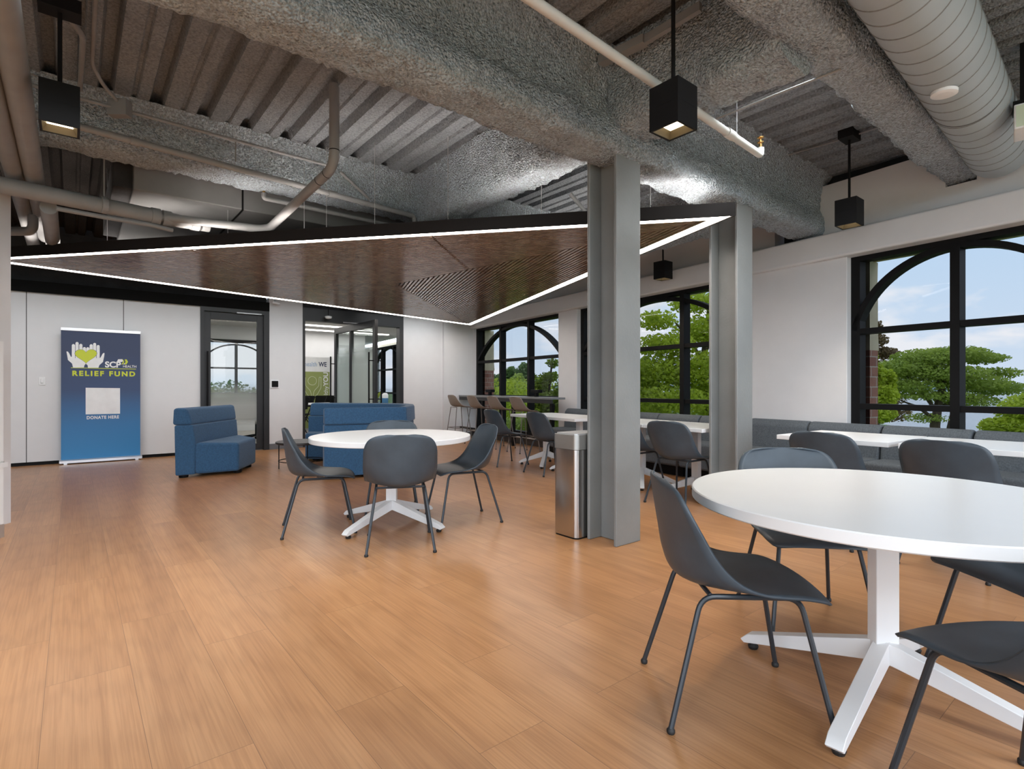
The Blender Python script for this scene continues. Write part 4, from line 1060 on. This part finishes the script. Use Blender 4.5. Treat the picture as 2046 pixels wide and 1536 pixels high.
# spiral duct
def spiral():
    aim = Vector((1229, 1089, 0)).normalized(); e = Vector((aim.y, -aim.x, 0)); R = .205
    c0 = e*-.706+Vector((0, 0, CAMZ+1.945))
    # axis point a: stop before the wall
    L1 = (5.82-(c0.x*NX+c0.y*NY))/(aim.x*NX+aim.y*NY); L0 = .2
    t = thing('spiral_duct', 'large pale grey round spiral duct running across the upper right to the window wall', 'duct', tuple(c0+aim*3.5-Vector((0, 0, R))))
    part('duct_body', MB().tube([c0+aim*(L0+(L1-L0)*i/20) for i in range(21)], R, 48), DUCTG, t, True, smooth=40)
    up = Vector((0, 0, 1)); sp = []; pit = .158; turns = int((L1-L0)/pit); N = 40
    for i in range(turns*N):
        a = -2*PI*i/N; sp.append(c0+aim*(L0+.02+pit*i/N)+(e*math.cos(a)+up*math.sin(a))*(R+.0005))
    part('spiral_seam', MB().tube(sp, .0042, 4), M('duct_seam_grey', (.22, .225, .225), .5), t, True, smooth=True)
    k = (L1-L0)*.765; part('joint_band', MB().tube([c0+aim*(L0+k), c0+aim*(L0+k+.012)], R+.003, 48), M('dark_duct_joint', (.12, .12, .12), .5), t, True, smooth=40)
    # detector on the underside
    r = Vector(((1885-CX)/F, 1, (HY-178)/F)); Z = (CAMZ+1.945-R-CAMZ)/r.z*1.01; p = r*Z+Vector((0, 0, CAMZ))
    s = (p-c0).dot(aim); cc_ = c0+aim*s; nn = (p-cc_).normalized(); nn = (nn+Vector((0, 0, -.6))).normalized()
    base = cc_+nn*(R-.002)
    det = MB(); ax = nn.orthogonal().normalized(); ay = nn.cross(ax)
    for r0, h0, r1, h1 in ((.066, 0, .066, .018), (.066, .018, .045, .026), (.045, .026, .02, .027)):
        A = [base+nn*h0+(ax*math.cos(2*PI*q/28)+ay*math.sin(2*PI*q/28))*r0 for q in range(28)]; B = [base+nn*h1+(ax*math.cos(2*PI*q/28)+ay*math.sin(2*PI*q/28))*r1 for q in range(28)]
        det.loft(A, B)
    single('smoke_detector', det, CLOTHW, 'round white ceiling device mounted on the underside of the spiral duct', 'detector', smooth=35)
spiral()
# emergency light under the duct
t = thing('emergency_light', 'white box light with pale green face hanging below the spiral duct', 'emergency light', (3.40, 3.62, 2.80), D(48))
part('housing', MB().box(-.13, .13, -.05, .05, 0, .16), CLOTHW, t, bev=.006)
part('face_panel', MB().box(-.12, .12, -.054, -.05, .012, .148), M('pale_green_lens', (.55, .68, .52), .4), t)
part('side_lens', MB().box(-.134, -.13, -.04, .04, .012, .148), M('pale_green_side', (.6, .7, .55), .4), t)
part('mount_bracket', MB().box(-.10, .10, -.055, .055, .16, .195).box(-.02, .02, -.02, .02, .195, .62), BLACK, t)

# ================================================================== WALL DEVICES
def plate(name, p, w, h, mat, lb, cat, d=.012, inner=None):
    t = thing(name, lb, cat, tuple(p), ROT_UV)
    part('plate', MB().box(-w/2, w/2, -d, 0, -h/2, h/2), mat, t, bev=.003)
    if inner: part(inner[0], MB().box(-inner[1]/2, inner[1]/2, -d-.012, -d, -inner[2]/2, inner[2]/2), inner[3], t, bev=.004)
def on_back(px, py, off=0.):
    r = (px-CX)/F; Z = (UB-off)/(r*UX+UY); return Vector((r*Z, Z, CAMZ+(HY-py)/F*Z))
plate('light_switch', on_back(84, 761, .001), .075, .115, TRIMW, 'white light switch plate on the white panel wall left of the blue banner', 'light switch', .008, ('rocker', .03, .06, TRIMW))
plate('thermostat', on_back(549, 767, .021), .15, .15, CLOTHW, 'black and white thermostat on the white pier between the two glass doors', 'thermostat', .01, ('display', .11, .11, BLACK))
t = thing('security_camera', 'small white camera on the white pier just below the canopy edge', 'camera', tuple(on_back(549, 604, .05)), ROT_UV)
part('camera_body', MB().tube([(-.05, -.06, -.01), (.06, -.10, -.03)], .022, 10), CLOTHW, t, smooth=40)
part('bracket', MB().tube([(0, .03, .05), (0, -.06, 0)], .01, 8), CLOTHW, t)
t = thing('occupancy_sensor', 'small white dome sensor hanging before the header of the pivot door', 'sensor', tuple(on_back(656, 634, .12)), ROT_UV)
part('dome', MB().lathe([(.02, -.03), (.055, -.02), (.065, 0), (.065, .02), (.02, .03)], n=20), CLOTHW, t, smooth=40)
part('stem', MB().tube([(0, 0, .03), (0, 0, .15)], .008, 6), BLACK, t)

# ================================================================== LEFT EDGE
struct('wall_left_end', MB().box(-4.9, -4.138, 4.40, 4.50, 0, 2.71), WHITE)
def rack():
    t = thing('display_rack', 'white framed display rack with clear acrylic ledge at the left edge', 'rack', (-4.1, 4.06, 0))
    x1, y0, y1 = -3.792, 4.03, 4.10
    part('post', MB().box(x1-.045, x1-.005, y0, y0+.04, .10, 1.46), STEELW, t, True)
    for zz in ((1.32, 1.45), (.64, .76)): part('band', MB().box(-4.5, x1-.03, y0-.004, y0+.02, *zz), STEELW, t, True)
    part('front_panel', MB().box(-4.5, x1-.05, y0+.03, y0+.045, .76, 1.32), M('pale_grey_panel', (.5, .5, .5), .5), t, True)
    part('acrylic_ledge', MB().loft([Vector((-4.5, y, z)) for y, z in ((3.93, .56), (4.05, .56), (4.05, .57), (3.93, .57))], [Vector((x1+.02, y, z)) for y, z in ((3.93, .56), (4.05, .56), (4.05, .57), (3.93, .57))]), ACRYL, t, True)
    part('shelf', MB().box(-4.5, x1, y0, y1, .52, .555), STEELW, t, True)
    part('leg_sleeve', MB().box(x1-.048, x1-.002, y0-.003, y0+.043, 0, .10), ALU, t, True)
rack()

# ================================================================== OUTSIDE
def leafblobs(mb, blobs, size, rnd):
    for c, r, n in blobs:
        c = Vector(c)
        for _ in range(int(n*1.9)):
            while True:
                q = Vector((rnd.uniform(-1, 1), rnd.uniform(-1, 1), rnd.uniform(-1, 1)))
                L = q.length
                if .25 < L < 1: break
            q = q*(.55+.45*L)
            p = c+Vector((q.x*r[0], q.y*r[1], q.z*r[2]))
            a = Vector((rnd.uniform(-1, 1), rnd.uniform(-1, 1), rnd.uniform(-.6, .6))).normalized(); b = a.orthogonal().normalized()
            b = (b*math.cos(k := rnd.uniform(0, 6.28))+a.cross(b)*math.sin(k))
            s = size*.68*rnd.uniform(.6, 1.3)
            mb.add([p-a*s*.5, p+b*s*.28, p+a*s*.5, p-b*s*.28], [(0, 1, 2, 3)])
def tree(name, lb, cat, base, trunk, blobs, leaf, size, seed, group=None, branches=(), tr=.12):
    rnd = random.Random(seed); t = thing(name, lb, cat, base, 0, group)
    mb = MB(); leafblobs(mb, blobs, size, rnd); part('foliage', mb, leaf, t, True)
    tk = MB().tube(trunk, [tr*(1-.6*i/(len(trunk)-1)) for i in range(len(trunk))], 8)
    for p, q in branches: tk.tube([p, Vector(p).lerp(Vector(q), .5)+Vector((0, 0, .12)), q], [tr*.4, tr*.28, tr*.1], 6)
    part('trunk', tk, BARK, t, True, smooth=40)
GZ = -3.6
def P(px, py, Z): return at_d(px, Z, py)
def PB3(px, py, Z, rx, rz, n, ry=None):   # blob given in picture pixels at depth Z
    k = Z/F; return (P(px, py, Z), (rx*k, (ry or rx)*k, rz*k), n)
def fromto(base, pts): return [base]+pts
# right window
b = at_d(1872, 20, z=GZ)
tree('locust_tree', 'spreading flat-topped green tree in the large right window before the lake', 'tree', tuple(b), [b, P(1868, 850, 20), P(1876, 800, 20), P(1890, 740, 20)],
     [PB3(1850, 716, 20, 62, 20, 1950), PB3(1905, 708, 20, 60, 17, 1800), PB3(1800, 735, 20, 52, 18, 1425), PB3(1960, 716, 20.5, 45, 12, 825), PB3(1870, 745, 20, 90, 16, 1950), PB3(1815, 770, 20, 60, 15, 1050), PB3(1935, 765, 20, 70, 17, 1500), PB3(1985, 775, 20.4, 55, 16, 1050), PB3(1860, 790, 20, 80, 10, 750), PB3(1995, 745, 20.4, 40, 12, 450), PB3(1850, 835, 20, 40, 10, 210), PB3(1930, 800, 20, 60, 14, 750)],
     LEAF_M, .165, 11, 'trees seen through the windows', [(P(1870, 820, 20), P(1805, 745, 20)), (P(1873, 805, 20), P(1960, 740, 20)), (P(1880, 780, 20), P(1850, 715, 20)), (P(1872, 815, 20), P(1985, 790, 20)), (P(1870, 840, 20), P(1800, 800, 20)), (P(1885, 760, 20), P(1920, 705, 20)), (P(1895, 860, 20), P(1912, 790, 20))], .2)
b = at_d(1752, 30, z=GZ)
tree('spruce_tree', 'tall brownish spruce with twin tips at the left of the large right window', 'tree', tuple(b), [b, P(1752, 760, 30), P(1744, 640, 30)],
     [PB3(1741, 648, 30, 7, 16, 160), PB3(1756, 655, 30, 8, 16, 160), PB3(1748, 680, 30, 24, 14, 500), PB3(1762, 705, 30, 30, 13, 600), PB3(1755, 735, 30, 34, 16, 800), PB3(1770, 765, 30, 36, 15, 800), PB3(1765, 795, 30, 40, 18, 800), PB3(1775, 825, 30, 40, 18, 600)], LEAF_S, .24, 12, 'trees seen through the windows', tr=.16)
b = at_d(1742, 16, z=GZ)
tree('maple_tree', 'small bright green upright tree against the brick jamb of the large right window', 'tree', tuple(b), [b, P(1745, 850, 16), P(1742, 730, 16)],
     [PB3(1738, 715, 16, 14, 20, 420), PB3(1742, 750, 16, 26, 26, 1100), PB3(1756, 790, 16, 34, 26, 1500), PB3(1745, 825, 16, 40, 22, 1300), PB3(1775, 760, 16, 14, 24, 400), PB3(1735, 780, 16, 18, 40, 700)], LEAF_B, .17, 13, 'trees seen through the windows', tr=.09)
b = at_d(2060, 10, z=GZ)
tree('shrub', 'bright green bush in the bottom right corner of the large right window', 'bush', tuple(b), [b, P(2060, 900, 10), P(2060, 830, 10)],
     [PB3(2060, 825, 10, 55, 40, 1800), PB3(2005, 852, 10, 40, 20, 800), PB3(2120, 800, 10, 60, 50, 1200), PB3(1890, 872, 11, 40, 14, 500)], LEAF_B, .12, 14, 'trees seen through the windows', tr=.06)
# middle window
b = at_d(1400, 13.5, z=GZ)
tree('locust_tree', 'large bright green tree filling the middle window between the steel columns', 'tree', tuple(b), [b, P(1412, 830, 13.5), P(1405, 720, 13.5), P(1418, 610, 13.5)],
     [PB3(1310, 640, 13, 46, 20, 420), PB3(1390, 605, 13.5, 55, 22, 700), PB3(1330, 690, 13, 65, 24, 1000), PB3(1410, 660, 13.5, 70, 32, 1300), PB3(1310, 745, 13, 70, 36, 1700), PB3(1400, 740, 13, 80, 40, 1900), PB3(1330, 800, 12.5, 90, 32, 1700), PB3(1440, 800, 13, 80, 40, 1500), PB3(1480, 680, 14, 60, 60, 900), PB3(1470, 600, 14, 50, 40, 400), PB3(1240, 770, 13, 50, 50, 700)],
     LEAF_B, .15, 15, 'trees seen through the windows', [(P(1408, 760, 13.5), P(1320, 690, 13)), (P(1408, 730, 13.5), P(1345, 640, 13)), (P(1410, 780, 13.5), P(1300, 760, 13)), (P(1410, 700, 13.5), P(1460, 630, 14)), (P(1405, 740, 13.5), P(1370, 660, 13.5))], .13)
b = at_d(1290, 19, z=GZ)
tree('fir_tree', 'dark green fir behind the bright tree at the left of the middle window', 'tree', tuple(b), [b, P(1292, 800, 19), P(1290, 715, 19)],
     [PB3(1291, 728, 19, 10, 18, 200), PB3(1291, 765, 19, 24, 22, 600), PB3(1298, 805, 19, 40, 24, 900)], LEAF_D, .22, 16, 'trees seen through the windows', tr=.12)
# far window
b = at_d(1030, 24, z=GZ)
tree('willow_tree', 'pale yellow-green willow in the centre of the far arched window', 'tree', tuple(b), [b, P(1032, 830, 24), P(1030, 770, 24)],
     [PB3(1032, 790, 24, 34, 36, 1700), PB3(1000, 815, 24, 45, 32, 1700), PB3(975, 800, 24, 26, 36, 900), PB3(1060, 815, 24, 40, 30, 1200), PB3(1036, 765, 24, 14, 20, 350)], LEAF_Y, .24, 17, 'trees seen through the windows', tr=.15)
b = at_d(1040, 36, z=GZ)
tree('broadleaf_tree', 'dark green broadleaf tree behind the willow in the far arched window', 'tree', tuple(b), [b, P(1042, 800, 36), P(1042, 745, 36)],
     [PB3(1023, 752, 36, 22, 20, 900), PB3(1047, 745, 36, 14, 22, 600), PB3(1000, 760, 36, 12, 14, 300), PB3(985, 765, 36, 10, 18, 250), PB3(1075, 770, 36, 30, 16, 600), PB3(955, 780, 36, 24, 16, 500)], LEAF_D, .32, 18, 'trees seen through the windows', tr=.2)
b = at_d(1096, 13, z=GZ)
tree('ash_tree', 'thin-crowned green tree at the right side of the far arched window', 'tree', tuple(b), [b, P(1094, 830, 13), P(1098, 770, 13), P(1103, 722, 13)],
     [PB3(1104, 725, 13, 12, 10, 90), PB3(1098, 752, 13, 22, 10, 160), PB3(1080, 770, 13, 20, 12, 180), PB3(1090, 800, 13, 34, 22, 800), PB3(1085, 845, 13, 46, 26, 1300), PB3(1130, 800, 13, 30, 50, 800), PB3(1064, 752, 13, 10, 8, 40)], LEAF_M, .14, 19, 'trees seen through the windows', [(P(1095, 800, 13), P(1072, 765, 13))], .05)
b = at_d(1010, 15, z=GZ)
tree('shrub', 'mass of light green shrubs along the bottom of the far arched window', 'bush', tuple(b), [b, P(1010, 870, 15), P(1010, 845, 15)],
     [PB3(990, 860, 15, 50, 30, 1500), PB3(1040, 862, 15, 50, 30, 1500), PB3(1090, 875, 14, 50, 22, 900)], LEAF_Y, .15, 20, 'trees seen through the windows', tr=.05)
for i, (cv, cu, lf, lb) in enumerate(((3.0, 21, LEAF_M, 'rounded green tree seen through the reflection window of the room beyond, left'), (4.6, 23, LEAF_D, 'rounded dark green tree seen through the reflection window of the room beyond, right'))):
    c = UV(cv, cu, GZ); top = UV(cv, cu, 0)
    tree('broadleaf_tree', lb, 'tree', tuple(c), [c, top], [(UV(cv, cu, .3), (1.4, 1.4, 1.1), 1500), (UV(cv-1.2, cu, -.3), (1.2, 1.2, .9), 900)], lf, .22, 30+i, 'trees seen through the windows')
c = WN(17.5, 12, GZ)
tree('shrub', 'green shrub outside the last window seen through the pivot door', 'bush', tuple(c), [c, WN(17.5, 12, .5)], [(WN(17.5, 12, .3), (2, 2, 1.3), 2200), (WN(20.5, 12, .3), (2, 2, 1.3), 2200)], LEAF_B, .2, 40, 'trees seen through the windows')
struct('ground', MB().prism([(-400, 6.5), (60, 6.5), (60, 30), (-400, 34)], GZ-.4, GZ, lambda a, d, z: WN(a, d, z)).prism([(12, 30), (500, 30), (500, 420), (12, 60)], GZ-.4, GZ, WN), GRASSM)
struct('lake', MB().prism([(-1500, 28), (1500, 28), (1500, 1500), (-1500, 1500)], GZ-1.2, GZ-.8, WN), LAKEM)
hl = MB(); N = 90; A = []; B = []
for i in range(N+1):
    s = -1500+3000*i/N; h = 6+5*noise.noise(Vector((i*.13, 0, 0)))+2*noise.noise(Vector((i*.5, 3, 0)))
    A.append(WN(s, 900, -6)); B.append((WN(s, 960, h), WN(s, 1050, -6)))
vs = []
for a, (t_, c) in zip(A, B): vs += [a, t_, c]
hl.add(vs, [(i*3+k, (i+1)*3+k, (i+1)*3+k+1, i*3+k+1) for i in range(N) for k in range(2)])
struct('hills', hl, HILLM, smooth=True)

# ================================================================== LIGHT
w = bpy.data.worlds.new('sky'); S.world = w; w.use_nodes = True; nt = w.node_tree; bg = nt.nodes['Background']
co = nt.nodes.new('ShaderNodeTexCoord'); sx = nt.nodes.new('ShaderNodeSeparateXYZ'); nt.links.new(co.outputs['Generated'], sx.inputs[0])
skyc = ramp(nt, sx.outputs[2], [(0, (.20, .24, .18)), (.49, (.26, .29, .24)), (.5, (.74, .83, .95)), (.60, (.60, .77, .96)), (1, (.46, .68, .96))])
mr = nt.nodes.new('ShaderNodeMapRange'); nt.links.new(sx.outputs[2], mr.inputs[0]); mr.inputs[1].default_value = -1; mr.inputs[2].default_value = 1
nt.links.new(mr.outputs[0], skyc.node.inputs[0])
mp = nt.nodes.new('ShaderNodeMapping'); mp.inputs['Scale'].default_value = (2.2, 2.2, 6.0); mp.inputs['Location'].default_value = (.3, 1.7, .4); nt.links.new(co.outputs['Generated'], mp.inputs[0])
cn = tex_noise(nt, mp.outputs[0], 1.7, 7, .55, .3)
cf = ramp(nt, cn, [(.47, (0, 0, 0)), (.57, (1, 1, 1))])
msk = ramp(nt, sx.outputs[2], [(.0, (0, 0, 0)), (.03, (1, 1, 1))])
cf2 = mix(nt, 1., cf, msk, 'MULTIPLY')
skyf = mix(nt, cf2, skyc, (.98, .97, .99, 1))
nt.links.new(skyf, bg.inputs['Color']); bg.inputs['Strength'].default_value = 3.5

def area(name, p, size, power, col=(1, .95, .89), rot=(0, 0, 0), sy=None):
    l = bpy.data.lights.new(name, 'AREA'); l.energy = power; l.size = size; l.color = col
    if sy: l.shape = 'RECTANGLE'; l.size_y = sy
    o = bpy.data.objects.new(name, l); COL.objects.link(o); o.location = p; o.rotation_euler = rot; o['kind'] = 'helper'
    return o
# unseen fill lights added above the room behind the camera; conference ceiling lights follow
for i, (v, u) in enumerate(((-2.5, -.5), (0, -2.2), (2.5, -2.2), (-4.5, 2.0))):
    area('ceiling_fill', UV(v, u, 3.0), 1.2, 60, (.92, .965, 1))
def hidden_fill(v0, v1, u, z, tilt, power):
    # slim unseen fill light added behind beams and canopy to brighten the room
    o = area('hidden_fill', UV((v0+v1)/2, u, z), v1-v0, power, (.94, .975, 1), (0, 0, 0), .12)
    o.data.spread = D(112)
    o.rotation_euler = (Matrix.Rotation(ROT_UV, 4, 'Z') @ Matrix.Rotation(tilt, 4, 'X')).to_euler()
hidden_fill(-3.0, 2.2, 2.96, 3.14, D(8), 40)
hidden_fill(-1.6, 4.3, 9.15, 2.85, D(32), 16.5)
hidden_fill(4.6, 6.3, 9.78, 2.72, D(30), 4)
hidden_fill(3.4, 4.7, 1.56, 3.26, D(10), 20)
for (x, y), z, zt, _ in PD: 
    l = bpy.data.lights.new('pendant_glow', 'SPOT'); l.energy = 60; l.spot_size = D(85); l.spot_blend = .6; l.color = (1, .85, .65); l.shadow_soft_size = .05
    o = bpy.data.objects.new('pendant_glow', l); COL.objects.link(o); o.location = (x, y, z+.035)
for a, b in OFFL:
    m = (a+b)/2; area('office_lamp', (m.x, m.y, 2.6), 3.0, 15, (1, .97, .93), (0, 0, ROT_UV), .1)

cam = bpy.data.cameras.new('camera'); cam.sensor_width = 36; cam.lens = 36*F/2046; cam.shift_y = (HY-768)/2046; cam.clip_start = .02; cam.clip_end = 4000
co_ = bpy.data.objects.new('camera', cam); COL.objects.link(co_); co_.location = (0, 0, CAMZ); co_.rotation_euler = (PI/2, 0, 0)
S.camera = co_
S.view_settings.view_transform = 'Standard'; S.view_settings.look = 'None'; S.view_settings.exposure = .4; S.view_settings.gamma = 1
S.cycles.use_denoising = True
S.cycles.max_bounces = 10; S.cycles.diffuse_bounces = 5; S.cycles.transparent_max_bounces = 16
S.cycles.sample_clamp_indirect = 8
